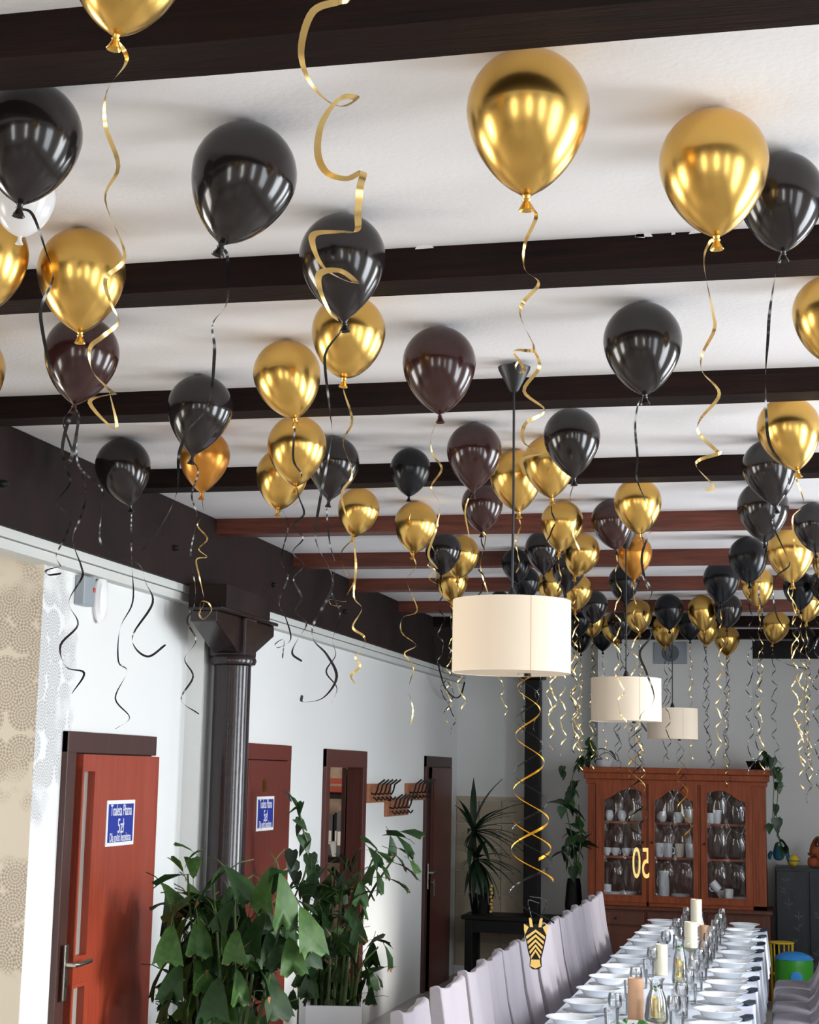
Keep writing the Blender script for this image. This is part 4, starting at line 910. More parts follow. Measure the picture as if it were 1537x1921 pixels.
# place settings
PL = [(0, 0.002), (0.07, 0), (0.085, 0.004), (0.125, 0.019), (0.125, 0.022), (0.084, 0.008), (0, 0.006)]
DEEP = [(0, 0.002), (0.06, 0), (0.078, 0.012), (0.09, 0.03), (0.12, 0.042), (0.12, 0.045), (0.089, 0.035), (0.072, 0.015), (0, 0.009)]
m_pl = MB().lathe(PL, 40, caps=False).mesh('dish', M_CHINA); m_dp = MB().lathe(DEEP, 40, caps=False).mesh('dish', M_CHINA)
TUM = [(0, 0.0), (0.031, 0), (0.033, 0.004), (0.037, 0.105), (0.0355, 0.105), (0.031, 0.012), (0, 0.010)]
WINE = [(0, 0), (0.033, 0), (0.033, 0.002), (0.006, 0.007), (0.004, 0.07), (0.012, 0.08), (0.034, 0.105), (0.036, 0.135), (0.03, 0.165), (0.0285, 0.165), (0.034, 0.135), (0.032, 0.107), (0.0, 0.082)]
m_tu = MB().lathe(TUM, 24, caps=False).mesh('bowl', M_GLASS); m_wi = MB().lathe(WINE, 24, caps=False).mesh('bowl', M_GLASS)
m_nap = MB().prism([(-0.02, -0.09), (0.03, -0.09), (0.045, 0.02), (0.02, 0.1), (-0.015, 0.09)], 'z', 0, 0.012).mesh('folded_cloth', M_NAVY)
ORD = ('nearest', 'second', 'third', 'fourth', 'fifth', 'sixth', 'seventh', 'eighth', 'ninth', 'tenth', 'farthest')
def one(name, label, cat, loc, part, me, group, rz=0):
    r = thing(name, label, cat, loc, rz, group); link(part, me, r); return r
m_g1 = MB().lathe([(0, 0), (0.012, 0.002), (0.013, 0.012), (0.006, 0.02), (0, 0.021)], 10).mesh('tomato', M_RED)
m_g2 = MB().add([(0, 0, 0.004), (0.02, 0.008, 0.012), (0.032, 0, 0.006), (0.02, -0.01, 0.012), (0.015, 0, 0.02)], [(0, 3, 4), (4, 3, 2), (0, 4, 1), (4, 2, 1)]).mesh('herb', M_MINT)
for k in range(11):
    y = 8.02 + 0.553 * k
    for s, xx in (('left', -1.05), ('right', -0.393)):
        if k == 10 and s == 'left': y += 0.0
        if y > 13.75: continue
        rz = random.uniform(0, 6); jx, jy = random.uniform(-.008, .008), random.uniform(-.012, .012)
        nm = '%s on the %s side of the table' % (ORD[k], s)
        one('dinner_plate', 'flat plate under a deep one, ' + nm, 'plate', (xx + jx, y + jy, CZ), 'dish', m_pl, 'flat plates on the table')
        one('soup_plate', 'deep white plate, ' + nm, 'plate', (xx + jx, y + jy, CZ + 0.0215), 'dish', m_dp, 'deep plates on the table')
        g = thing('garnish', 'red and green garnish on a plate, ' + nm, 'food', (xx + jx + random.uniform(-.02, .02), y + jy, CZ + 0.0285), rz, 'garnishes')
        for q in range(2): o = link('tomato', m_g1, g); o.location = (0.026 * q, 0.012 * q, 0)
        link('herb', m_g2, g).location = (-0.034, 0.004, 0)
        ix = -0.875 if s == 'left' else -0.565; d_ = 1 if s == 'left' else -1
        one('tumbler', 'clear tumbler, ' + nm, 'glass', (ix + random.uniform(-.01, .01), y + 0.07, CZ), 'bowl', m_tu, 'tumblers on the table')
        if k % 2 == 0 or s == 'right': one('wine_glass', 'stemmed wine glass, ' + nm, 'glass', (ix + 0.012 * d_, y + 0.165, CZ), 'bowl', m_wi, 'wine glasses on the table')
        if s == 'right': one('napkin', 'dark blue napkin, ' + nm, 'napkin', (-0.262, y + 0.17 + jy, CZ), 'folded_cloth', m_nap, 'napkins on the table', -0.25)
# centre pieces
def on_table(px_, py_): return at_z(px_, py_, CZ)
def candle(px_, py0, py1, wpx, m_, label, stick=None, lim=None):
    P = on_table(px_, stick if stick else py1)
    if lim: P.x = lim
    d_ = depth(P); R = wpx / 2 * d_ / FL; h = (py1 - py0) * d_ / FL * 1.01; r = None; z0 = 0
    if stick:
        st = thing('candlestick', 'pewter candlestick carrying ' + label, 'candlestick', P); z0 = (stick - py1) * d_ / FL
        MB().lathe([(0, 0), (0.05, 0), (0.048, 0.008), (0.016, 0.02), (0.01, z0 * 0.4), (0.018, z0 * 0.5), (0.01, z0 * 0.6), (0.014, z0 - 0.03), (R * 1.15, z0 - 0.006), (R * 1.15, z0), (0, z0)], 24, caps=False).build('stem', M_PEWT, st)
        MB().lathe([(R * 1.15, z0 - 0.004), (R * 1.2, z0 - 0.002), (R * 1.15, z0)], 24).build('drip_pan', M_PEWT, st)
    r = thing('candle', label, 'candle', (P.x, P.y, P.z + z0))
    MB().lathe([(0, 0), (R, 0), (R, h), (R * 0.92, h + 0.003), (R * 0.8, h - 0.004), (0, h - 0.006)], 28, caps=False).build('wax', m_, r)
    MB().tube([(0, 0, h - 0.006), (0.001, 0, h + 0.008)], 0.0015, 5).build('wick', M_BLACK, r)
candle(1307, 1690, 1738, 21, M_CANDW, 'tall cream candle highest over the table before the cabinet', 1765)
candle(1297, 1733, 1779, 25, M_CANDW, 'cream pillar candle raised over the middle of the table', 1823)
candle(1241, 1774, 1829, 24, M_CANDW, 'white pillar candle standing left of the far lemonade pitcher')
candle(1193, 1839, 1912, 30, M_CANDP, 'thick peach coloured candle at the near left of the centrepieces')
candle(1322, 1738, 1781, 18, M_CANDP, 'slender peach candle behind the raised cream one')
def pitcher(px_, py0, py1, wpx, label):
    P = on_table(px_, py1); d_ = depth(P); R = wpx / 2 * d_ / FL; h = (py1 - py0) * d_ / FL
    r = thing('lemonade_pitcher', label, 'pitcher', P)
    MB().lathe([(0, 0), (R * 0.92, 0), (R, h * 0.12), (R * 0.8, h * 0.55), (R * 0.52, h * 0.75), (R * 0.55, h * 0.92), (R * 0.7, h), (R * 0.66, h), (R * 0.5, h * 0.92), (R * 0.48, h * 0.75), (R * 0.75, h * 0.55), (R * 0.94, h * 0.13), (0, h * 0.03)], 32, caps=False).build('glass_body', M_GLASS, r)
    MB().lathe([(0, h * 0.04), (R * 0.9, h * 0.05), (R * 0.93, h * 0.13), (R * 0.74, h * 0.55), (0, h * 0.56)], 28, caps=False).build('lemonade', M_WATER, r)
    pts = [(R * 0.5, 0, h * 0.9), (R * 1.15, 0, h * 0.85), (R * 1.25, 0, h * 0.55), (R * 0.85, 0, h * 0.35)]
    MB().tube(catmull(pts, 5), 0.005, 6).build('handle', M_GLASS, r)
    for i in range(6):
        q = i * 2.1; rr = R * 0.42; zz = h * (0.12 + 0.075 * i)
        MB().lathe([(0, -0.004), (R * 0.42, -0.004), (R * 0.45, 0), (R * 0.42, 0.004), (0, 0.004)], 16, mat=Matrix.Rotation(1.1, 4, 'X') @ Matrix.Rotation(q * .4, 4, 'Y'), c=(rr * math.cos(q) * .8, rr * math.sin(q) * .8, zz), caps=False).build('lemon_slice', M_LEMON if i % 3 else M_CANDW, r)
    for i in range(7):
        a = i * 0.9; bx = Vector((0.012 * math.cos(a), 0.012 * math.sin(a), h * (0.62 + 0.03 * i))); u = Vector((math.cos(a), math.sin(a), 0.9)) * 0.022; v = Vector((-math.sin(a), math.cos(a), 0)) * 0.011
        MB().add([bx, bx + u * .5 + v, bx + u, bx + u * .5 - v, bx + u * .5 + Vector((0, 0, .006))], [(0, 1, 4), (1, 2, 4), (2, 3, 4), (3, 0, 4)]).build('mint_leaf', M_MINT, r)
pitcher(1232, 1838, 1918, 46, 'glass pitcher of lemonade with lemon and mint at the near end')
pitcher(1276, 1760, 1848, 30, 'glass pitcher of lemonade farther along the middle of the table')
def bottle(px_, py0, py1, wpx, label, name, cat, m_in, neck=0.45):
    P = on_table(px_, py1); d_ = depth(P); R = wpx / 2 * d_ / FL; h = (py1 - py0) * d_ / FL; r = thing(name, label, cat, P)
    MB().lathe([(0, 0), (R * .95, 0), (R, h * 0.08), (R * 0.95, h * 0.5), (R * neck, h * 0.72), (R * neck * 0.95, h * 0.9), (R * neck * 1.3, h), (R * neck * 1.15, h), (R * neck * .85, h * 0.9), (R * neck * .9, h * 0.72), (R * .88, h * 0.5), (R * .92, h * .09), (0, h * .03)], 24, caps=False).build('glass_body', M_GLASS, r)
    MB().lathe([(0, h * .04), (R * .88, h * .09), (R * .86, h * 0.5), (0, h * 0.51)], 24, caps=False).build('drink', m_in, r)
bottle(1276, 1726, 1764, 17, 'glass carafe of dark red juice near the far end', 'carafe', 'carafe', M_WINE)
bottle(1316, 1712, 1756, 16, 'clear water carafe at the far end of the table', 'water_carafe', 'carafe', M_WATER)
bottle(1330, 1768, 1808, 15, 'clear water carafe right of the raised cream candle', 'water_carafe', 'carafe', M_WATER)
P = on_table(1255, 1770); lathe_thing('gravy_boat', 'white china jug on the table left of the carafe of dark juice', 'jug', P, EGG, M_CHINA, handle=(0.035, 0.05, 0.03, 3.0))
P = on_table(1245, 1893); P.x += 0.06; o = thing('menu_card', 'folded white card standing behind the near lemonade pitcher', 'card', (P.x, P.y + 0.14, P.z), 0.3)
for s in (-1, 1): MB().prism([(s * 0.03, 0), (0.0, 0.11), (s * 0.002, 0.112), (s * 0.033, 0)], 'y', -0.045, 0.045).build('card_leaf', M_WHITE, o)
P = at_z(1190, 1918, CZ); o = thing('serving_plate', 'white serving plate of green salad in front of the thick peach candle', 'plate', (P.x + 0.0, P.y - 0.2, CZ)); link('dish', m_pl, o)
for i in range(8): q = link('herb', m_g2, o); q.location = (0.05 * math.cos(i), 0.05 * math.sin(i * 1.0), 0.006); q.rotation_euler = (0, 0, i); q.scale = (1.6, 1.6, 1.6)

# ------------------------------------------------------------------ chairs in white slipcovers
def chair_parts():
    W = 0.205; r = thing('dining_chair', 'x', 'chair', (0, 0, 0), 0, 'slipcovered dining chairs')
    # local: faces +x, back at x = 0
    prof = [(0.17, 0.47), (0.12, 0.51), (0.08, 0.6), (0.035, 0.8), (0.0, 1.045), (-0.02, 1.055), (-0.055, 1.045), (-0.05, 0.8), (-0.045, 0.45), (-0.03, 0.05), (0.04, 0.05), (0.06, 0.44)]
    def slab(pr, ny, name, fn):
        vs = []; fs = []; n = len(pr)
        for j in range(ny + 1):
            t = -1 + 2 * j / ny
            for i, (x, z) in enumerate(pr): vs.append(fn(i, x, z, t))
        for j in range(ny):
            for i in range(n): fs.append((j * n + i, j * n + (i + 1) % n, (j + 1) * n + (i + 1) % n, (j + 1) * n + i))
        fs += [tuple(range(n))[::-1], tuple(ny * n + i for i in range(n))]
        return MB().add(vs, fs, True).build(name, M_SLIP, r, bevel=0.012)
    def fb(i, x, z, t):
        dip = (-0.014 * math.cos(t * PI / 2) + 0.012 * abs(t) ** 8) if z > 0.95 else 0
        bow = 0.008 * math.sin(t * 5 + z * 3) + (0.014 * (1 - t * t) if z > 0.55 and x < 0.0 else -0.01 * (1 - t * t) if z > .55 else 0)
        return (x + bow, t * W * (1.0 if z > 0.5 else 1.05), z + dip)
    slab(prof, 12, 'backrest_cover', fb)
    seat = [(0.07, 0.05), (0.07, 0.44), (0.09, 0.472), (0.25, 0.482), (0.37, 0.475), (0.395, 0.455), (0.40, 0.05)]
    def fsn(i, x, z, t): return (x + (0.012 * math.sin(t * 14) if z < 0.1 else 0) * (1 if x > 0.3 else 0.2), t * (W + 0.012 + (0.012 * math.sin(x * 40) if z < 0.1 else 0)), z + (0.006 * math.cos(t * PI / 2) if z > 0.46 else 0))
    slab(seat, 14, 'seat_skirt', fsn)
    for sx_ in (0.0, 0.36):
        for s in (-1, 1): MB().box((sx_ - 0.015, s * 0.19 - 0.015, 0), (sx_ + 0.015, s * 0.19 + 0.015, 0.06)).build('leg', M_DARKT, r)
    return r
ch0 = chair_parts()
LY = [6.22, 6.98, 7.58, 8.07, 8.58, 9.08, 9.62, 10.17, 10.68, 11.18, 11.67, 12.16, 12.68]
nameL = ['white slipcovered chair alone at the bottom edge, nearest of the left row', 'white slipcovered chair second in the left row, a gap on either side'] + ['white slipcovered chair in the left row, %s from the near end' % o_ for o_ in ('third', 'fourth', 'fifth', 'sixth', 'seventh', 'eighth', 'ninth', 'tenth', 'eleventh', 'twelfth')] + ['white slipcovered chair at the far end of the left row by the cabinet']
first = True
for i, y in enumerate(LY):
    loc = (-1.475 + random.uniform(-.012, .012), y + 0.235, 0); rz = random.uniform(-.03, .03)
    if first: c = ch0; c.location = loc; c.rotation_euler = (0, 0, rz); c['label'] = nameL[0]; first = False
    else: c = dup(ch0, loc, rz, nameL[i])
RY = [7.95, 8.52, 9.1, 9.68, 10.25, 10.85, 11.45, 12.05, 12.65]
for i, y in enumerate(RY):
    dup(ch0, (0.24 + random.uniform(-.01, .01), y, 0), PI + random.uniform(-.03, .03), 'white slipcovered chair in the right row, %s from the near end' % ('first', 'second', 'third', 'fourth', 'fifth', 'sixth', 'seventh', 'eighth', 'ninth')[i])

# ------------------------------------------------------------------ sideboard, toy chest and toys at the back
ys = 15.6
a, b = at_y(872, 1712, ys).x, at_y(1100, 1712, ys).x; zt2 = at_y(930, 1716, ys).z
sb = thing('side_table', 'black wooden side table below the yucca at the back wall', 'table', ((a + b) / 2, ys + 0.05, 0)); hw = (b - a) / 2
MB().box((-hw, -0.22, zt2 - 0.04), (hw, 0.25, zt2)).build('tabletop', M_DARKT, sb, bevel=0.006)
MB().box((-hw + 0.05, -0.18, zt2 - 0.16), (hw - 0.05, -0.16, zt2 - 0.04)).build('apron', M_DARKT, sb)
for i in (-1, 1):
    for j in (-1, 1): MB().box((i * (hw - 0.07) - 0.035, j * 0.18 - 0.035, 0), (i * (hw - 0.07) + 0.035, j * 0.18 + 0.035, zt2 - 0.04)).build('leg', M_DARKT, sb, bevel=0.004)
# painted chest
yc_ = 15.55; a, b = max(at_y(1447, 1700, yc_).x, cx1 + 0.075), 0.42; zc1 = at_y(1490, 1628, yc_).z
chest = thing('painted_chest', 'black chest painted with pale plant sprigs right of the cabinet', 'chest', ((a + b) / 2, yc_, 0)); hw = (b - a) / 2
M_CHEST = mat('black_painted_chest', (20, 22, 30), 0.5, rgb2=(34, 38, 46), nscale=14, stretch=(1, 1, 0.4))
MB().box((-hw, 0.0, 0.04), (hw, 0.5, zc1)).build('chest_body', M_CHEST, chest, bevel=0.008)
M_PRINT = mat('pale_stencil_paint', (92, 96, 102), 0.7, noise=0.4, nscale=20)
for s in (-1, 1):
    d = MB().box((s * hw / 2 - hw / 2 + 0.012, -0.018, 0.08), (s * hw / 2 + hw / 2 - 0.012, 0, zc1 - 0.03)).build('chest_door', M_CHEST, chest, bevel=0.004)
    for i in range(9):
        px_ = s * hw / 2 + random.uniform(-.1, .1); pz = 0.2 + i * 0.108; mb = MB(); hh_ = random.uniform(.01, .06)
        mb.box((px_ - 0.003, -0.0192, pz - hh_), (px_ + 0.003, -0.0182, pz + hh_))
        for q in range(random.choice((0, 1, 1, 2))):
            for e in random.choice(((-1, 1), (1,), (-1,))):
                zq = pz - 0.02 + 0.03 * q; mb.add([(px_, -0.0192, zq), (px_ + e * 0.03, -0.0192, zq + 0.012), (px_ + e * 0.042, -0.0192, zq + 0.03), (px_ + e * 0.016, -0.0192, zq + 0.018)], [(0, 1, 2, 3)])
        mb.build('sprig_print', M_PRINT, d)
MB().box((-hw - 0.01, -0.02, 0), (hw + 0.01, 0.5, 0.04)).build('plinth', M_DARKT, chest)
def skin_obj(name, verts, edges, radii, m_, parent, lev=2):
    me = bpy.data.meshes.new(name); me.from_pydata(verts, edges, []); o = link(name, me, parent)
    md = o.modifiers.new('skin', 'SKIN'); md.use_smooth_shade = True
    for v, r in zip(me.skin_vertices[0].data, radii): v.radius = (r, r)
    me.skin_vertices[0].data[0].use_root = True
    o.modifiers.new('sub', 'SUBSURF').render_levels = lev; me.materials.append(m_); return o
P = at_y(1490, 1622, 15.7); tdy = thing('plush_dog', 'brown plush dog sitting on the painted chest', 'toy', (P.x, 15.75, zc1))
skin_obj('plush_body', [(0, 0, 0.07), (0, -0.01, 0.15), (0.005, -0.02, 0.21), (0.03, -0.03, 0.25), (0.075, -0.04, 0.235), (0.1, -0.045, 0.225), (0.06, -0.1, 0.03), (-0.05, -0.1, 0.03), (0.03, -0.07, 0.13), (0.045, -0.1, 0.04)],
         [(0, 1), (1, 2), (2, 3), (3, 4), (4, 5), (0, 6), (0, 7), (1, 8), (8, 9)], [0.075, 0.065, 0.045, 0.058, 0.04, 0.026, 0.034, 0.034, 0.03, 0.026], M_PLUSH, tdy)
for s in (-1, 1): skin_obj('ear', [(0.02, -0.03 + s * 0.05, 0.27), (0.015, -0.035 + s * 0.075, 0.23), (0.02, -0.04 + s * 0.078, 0.19)], [(0, 1), (1, 2)], [0.014, 0.022, 0.018], M_MAR, tdy)
MB().lathe([(0, 0.012), (0.01, 0.006), (0.012, 0), (0.008, -0.008), (0, -0.01)], 10, c=(0.138, -0.05, 0.23), caps=False).build('nose', M_BLACK, tdy)
for s in (-1, 1): MB().lathe([(0, 0.007), (0.006, 0.003), (0.007, 0), (0, -0.007)], 8, c=(0.07, -0.045 + s * 0.035, 0.268), caps=False).build('eye', M_BLACK, tdy)
P = at_y(1450, 1570, 15.7); t = thing('toy_ball', 'yellow soft ball on the chest beside the trailing vine', 'toy', (at_y(1451, 1600, 15.7).x, 15.75, zc1 + 0.17))
t.location.z = zc1
MB().lathe([(0.055 * math.sin(PI * k / 12) + 1e-4, 0.055 - 0.055 * math.cos(PI * k / 12)) for k in range(13)], 20, caps=False).build('ball', M_YEL, t)
MB().lathe([(0.0555, 0.05), (0.0562, 0.055), (0.0555, 0.06)], 20, caps=False).build('seam', M_TEAL, t)
t2 = thing('plush_bird', 'teal plush bird between the cabinet and the painted chest', 'toy', (at_y(1449, 1610, 15.62).x - 0.0, 15.66, zc1))
skin_obj('plush_body', [(0, 0, 0.05), (0, 0, 0.12), (0, -0.01, 0.18), (0, -0.015, 0.23)], [(0, 1), (1, 2), (2, 3)], [0.05, 0.06, 0.045, 0.03], M_TEAL, t2)
MB().lathe([(0.014, 0), (0.008, 0.02), (0, 0.035)], 8, mat=Matrix.Rotation(PI / 2, 4, 'X'), c=(0, -0.045, 0.2)).build('beak', M_YEL, t2)
for s in (-1, 1): skin_obj('wing', [(s * 0.06, 0, 0.14), (s * 0.085, 0, 0.1), (s * 0.08, 0.0, 0.06)], [(0, 1), (1, 2)], [0.018, 0.022, 0.012], M_TEAL, t2)
t2.location.x = at_y(1449, 1610, 15.62).x + 0.06; t.location.x = t2.location.x + 0.13; tdy.location.x = max(tdy.location.x, t.location.x + 0.2)
P = at_y(1528, 1625, 15.75); t3 = thing('plush_animal', 'dark plush animal lying on the chest at the right edge', 'toy', (P.x + 0.17, 15.75, zc1))
skin_obj('plush_body', [(0, 0, 0.05), (0.12, 0, 0.055), (-0.09, -0.01, 0.075), (-0.13, -0.01, 0.07)], [(0, 1), (0, 2), (2, 3)], [0.05, 0.045, 0.04, 0.025], M_BLKB, t3)
for s in (-1, 1): skin_obj('ear', [(-0.08, s * 0.03, 0.11), (-0.075, s * 0.035, 0.135)], [(0, 1)], [0.012, 0.01], M_BLKB, t3)
# plastic toys on the floor
P = at_y(1490, 1812, 14.75); t = thing('toy_tub', 'green plastic toy tub with blue lid on the floor at right', 'toy', (P.x, 14.75, 0)); zc_ = at_y(1490, 1785, 14.75).z
MB().lathe([(0.0, 0), (0.13, 0), (0.15, 0.03), (0.165, zc_ - 0.1), (0.16, zc_ - 0.06), (0.1, zc_ - 0.04), (0, zc_ - 0.04)], 28, caps=False).build('tub', M_GREENP, t)
MB().lathe([(0.0, zc_), (0.08, zc_ - 0.008), (0.14, zc_ - 0.03), (0.168, zc_ - 0.06), (0.16, zc_ - 0.062), (0, zc_ - 0.03)], 28, caps=False).build('lid', M_BLUEP, t)
MB().lathe([(0.05, 0), (0.05, 0.012), (0.03, 0.016), (0, 0.016)], 18, mat=Matrix.Rotation(PI / 2, 4, 'X'), c=(0.02, -0.155, zc_ - 0.2)).build('badge', M_BLUEP, t)
P = at_y(1458, 1790, 15.0); t = thing('toy_basket', 'yellow plastic basket on the floor before the painted chest', 'basket', (P.x + 0.04, 15.1, 0)); zc_ = at_y(1458, 1768, 15.1).z
for k in range(14):
    q = 2 * PI * k / 14; MB().tube([(0.085 * math.cos(q), 0.085 * math.sin(q), 0.01), (0.1 * math.cos(q), 0.1 * math.sin(q), zc_)], 0.006, 5).build('rib', M_YEL, t)
for z in (0.01, zc_ * 0.5, zc_): MB().lathe([(0.085 + 0.02 * z / zc_, z - 0.008), (0.095 + 0.018 * z / zc_, z), (0.085 + 0.02 * z / zc_, z + 0.008)], 20).build('hoop', M_YEL, t)
# ------------------------------------------------------------------ plants
random.seed(21)
def fish_leaf(seed, m_, tip=True):
    rd = random.Random(seed); n = 7; vs = [(0, 0, 0)]; half = []
    # unit leaf: base at the origin, points along +y, jagged fan end
    left = []; right = []; end = []
    ks = 6
    edge = [(-0.10, 0.18, 0.0), (-0.30, 0.60, 0.02)]
    jag = []
    for i in range(9):
        t = i / 8; x = (-0.34 + 0.68 * t); y = 0.93 - (0.08 if i % 2 else 0) - (0.10 if i == 4 else 0) - (0.05 if i in (0, 8) else 0) + rd.uniform(-.05, .05)
        jag.append((x, y))
    pts = [(0, 0), (-0.12, 0.14), (-0.26, 0.5)] + jag + [(0.26, 0.5), (0.12, 0.14)]
    def zf(x, y): return 0.10 * math.sin(y * 2.2) - 0.22 * y * y + 0.28 * abs(x) * (0.6 + 0.4 * y) + 0.02 * math.sin(x * 22)
    mid = [(0, 0.25), (0, 0.55), (0, 0.8)]
    allp = pts + mid; V = [(x, y, zf(x, y)) for x, y in allp]; N = len(pts); m0, m1, m2 = N, N + 1, N + 2
    F = [(0, m0, 1), (1, m0, m1, 2), (2, m1, 3), (0, N - 1, m0), (N - 1, N - 2, m1, m0), (N - 2, 3 + 8, m1)]
    for i in range(8):
        F.append((3 + i, m1 if i in (0, 7) else m2, 3 + i + 1))
    F += [(3 + 1, m1, m2), (m1, 3 + 7, m2)]
    mb = MB().add(V, F, True); n0 = len(F)
    mb.tube([(0, -0.35, -0.16), (0, -0.15, -0.03), (0, 0.03, 0.002)], 0.012, 5)
    me = bpy.data.meshes.new('leaf'); me.from_pydata(mb.v, [], mb.f); me.polygons.foreach_set('use_smooth', mb.sm)
    me.materials.append(m_); me.materials.append(M_TIP); me.materials.append(M_STEM)
    for i, p in enumerate(me.polygons):
        if i >= n0: p.material_index = 2
        elif tip and 6 <= i < 14 and rd.random() < 0.16: p.material_index = 1
    return me
FISH = [fish_leaf(s, M_LEAF if s % 3 else M_LEAF2) for s in range(8)]
def heart_leaf(m_):
    pts = [(0, 0), (-0.22, -0.1), (-0.42, 0.1), (-0.4, 0.4), (-0.2, 0.75), (0, 1.05), (0.2, 0.75), (0.4, 0.4), (0.42, 0.1), (0.22, -0.1)]
    V = [(x, y, 0.25 * abs(x) - 0.25 * y * y) for x, y in pts] + [(0, 0.3, -0.03), (0, 0.7, -0.14)]
    F = [(0, 10, 1), (1, 10, 2), (2, 10, 3), (3, 10, 11, 4), (4, 11, 5), (0, 9, 10), (9, 8, 10), (8, 7, 10), (7, 6, 11, 10), (6, 5, 11)]
    me = bpy.data.meshes.new('leaf'); me.from_pydata(V, [], F); me.polygons.foreach_set('use_smooth', [True] * len(F)); me.materials.append(m_); return me
HEART = [heart_leaf(M_VINE), heart_leaf(mat('mottled_vine_leaf', (58, 92, 46), 0.4, rgb2=(30, 56, 30), nscale=6))]
def sword_leaf():
    V = []; F = []; n = 7
    for i in range(n + 1):
        t = i / n; w_ = 0.062 * (math.sin(PI * min(1, t * 0.85 + 0.12)) ** 0.7) * (1 - t ** 6); y = t; z = -0.32 * t ** 2.4
        V += [(-w_, y, z + 0.012), (0, y, z), (w_, y, z + 0.012)]
    for i in range(n):
        for k in range(2): q = i * 3 + k; F.append((q, q + 1, q + 4, q + 3))
    me = bpy.data.meshes.new('leaf'); me.from_pydata(V, [], F); me.polygons.foreach_set('use_smooth', [True] * len(F)); me.materials.append(mat('yucca_leaf', (38, 62, 40), 0.4, rgb2=(26, 46, 30), nscale=8)); return me
def put_leaf(root, me, base, dir_, size, roll=0.0, name='leaf'):
    ex = base.x + dir_.normalized().x * size
    if ex < -3.12 and base.x > -3.1: size *= max(0.25, (base.x + 3.12) / (base.x - ex))
    y = dir_.normalized(); up = Vector((0, 0, 1)); x = y.cross(up)
    if x.length < 0.1: x = y.cross(Vector((0.2, -1, 0)))
    x.normalize(); z = x.cross(y); M = Matrix((x, y, z)).transposed() @ Matrix.Rotation(roll, 3, 'Y')
    o = link(name, me, root); o.matrix_local = Matrix.Translation(base - root.location) @ M.to_4x4() @ Matrix.Diagonal((size, size, size, 1)); return o
U = Vector((cr.x, cr.y, 0)).normalized(); Fw = Vector((cf.x, cf.y, 0)).normalized()
def px_leaf(root, meshes, x, y, ang, lpx, d_, jit=0.0, roll=None, toward=0.25):
    """a leaf whose middle stands at (x, y) and which points at ang (degrees, 0 = right, 270 = down)"""
    a = math.radians(ang); L = lpx * d_ / FL; dir_ = U * math.cos(a) + Vector((0, 0, math.sin(a))) - Fw * toward
    P = at_d(x, y, d_ + jit); base = P - dir_.normalized() * L * 0.5
    put_leaf(root, random.choice(meshes), base, dir_, L, random.uniform(-.5, .5) if roll is None else roll)
# --- palm in front of the column
D1 = 7.75
zb1 = 0.62
c0 = at_d(420, 1900, D1 + 0.1); palm = thing('fishtail_palm', 'bushy fishtail palm in front of the round column', 'plant', (c0.x, c0.y, 0))
L1 = [(395, 1668, 235, 92), (447, 1662, 300, 88), (530, 1695, 285, 96), (500, 1672, 250, 80), (537, 1740, 275, 72), (480, 1757, 255, 74), (578, 1750, 285, 88), (578, 1788, 280, 62),
      (333, 1710, 225, 70), (368, 1714, 290, 72), (312, 1652, 200, 54), (343, 1590, 160, 34), (368, 1602, 40, 34), (362, 1625, 80, 40), (295, 1848, 255, 62), (326, 1848, 250, 66), (348, 1842, 262, 62),
      (377, 1837, 285, 66), (400, 1836, 290, 58), (405, 1878, 270, 74), (428, 1886, 265, 78), (447, 1855, 290, 62), (460, 1806, 340, 54), (493, 1842, 290, 74), (512, 1875, 305, 84),
      (527, 1793, 265, 60), (548, 1797, 280, 66), (442, 1780, 260, 60), (422, 1722, 240, 62), (355, 1895, 270, 64), (314, 1894, 262, 58), (382, 1902, 280, 64), (318, 1777, 262, 70), (338, 1762, 255, 70),
      (372, 1762, 268, 70), (412, 1756, 280, 76), (462, 1760, 262, 70), (432, 1817, 262, 62), (473, 1792, 280, 56), (507, 1783, 270, 60), (392, 1797, 250, 60), (300, 1700, 190, 40), (410, 1640, 60, 40),
      (330, 1620, 140, 36), (520, 1650, 75, 50), (556, 1665, 20, 44), (570, 1700, 330, 56)]
for x, y, a, l_ in L1: px_leaf(palm, FISH, x, y, a + random.uniform(-12, 12), l_ * 1.25, D1, random.uniform(-.12, .12), toward=random.uniform(0.1, 0.5))
for i in range(140):
    x = random.gauss(418, 62); y = random.uniform(1690, 1945)
    if x < 300 or x > 545: continue
    px_leaf(palm, FISH, x, y, 270 + random.uniform(-70, 70), random.uniform(60, 95), D1 + 0.22, random.uniform(-.1, .25), toward=random.uniform(-.2, .4))
pot_c = Vector((c0.x, c0.y, 0)); R = 0.2
MB().lathe([(0, 0), (0.15, 0), (0.2, 0.4), (0.21, 0.42), (0.19, 0.42), (0.14, 0.06), (0, 0.05)], 28, caps=False).build('pot', M_CHINA2, palm)
MB().lathe([(0, 0.38), (0.188, 0.39)], 24, caps=False).build('soil', M_SOIL, palm)
for (x, y, b) in ((352, 1640, -.1), (400, 1650, 0), (440, 1640, .05), (490, 1660, .1), (535, 1690, .14), (320, 1700, -.13), (375, 1760, -.04), (470, 1780, .06)):
    top = at_d(x, y, D1 + 0.1) - palm.location; MB().tube(catmull([(b * .6, random.uniform(-.06, .06), 0.38), (b * .9 + top.x * 0.25, top.y * .3, 0.38 + (top.z - 0.38) * 0.5), tuple(top)], 6), 0.013, 6, r1=0.005).build('stem', M_STEM, palm)
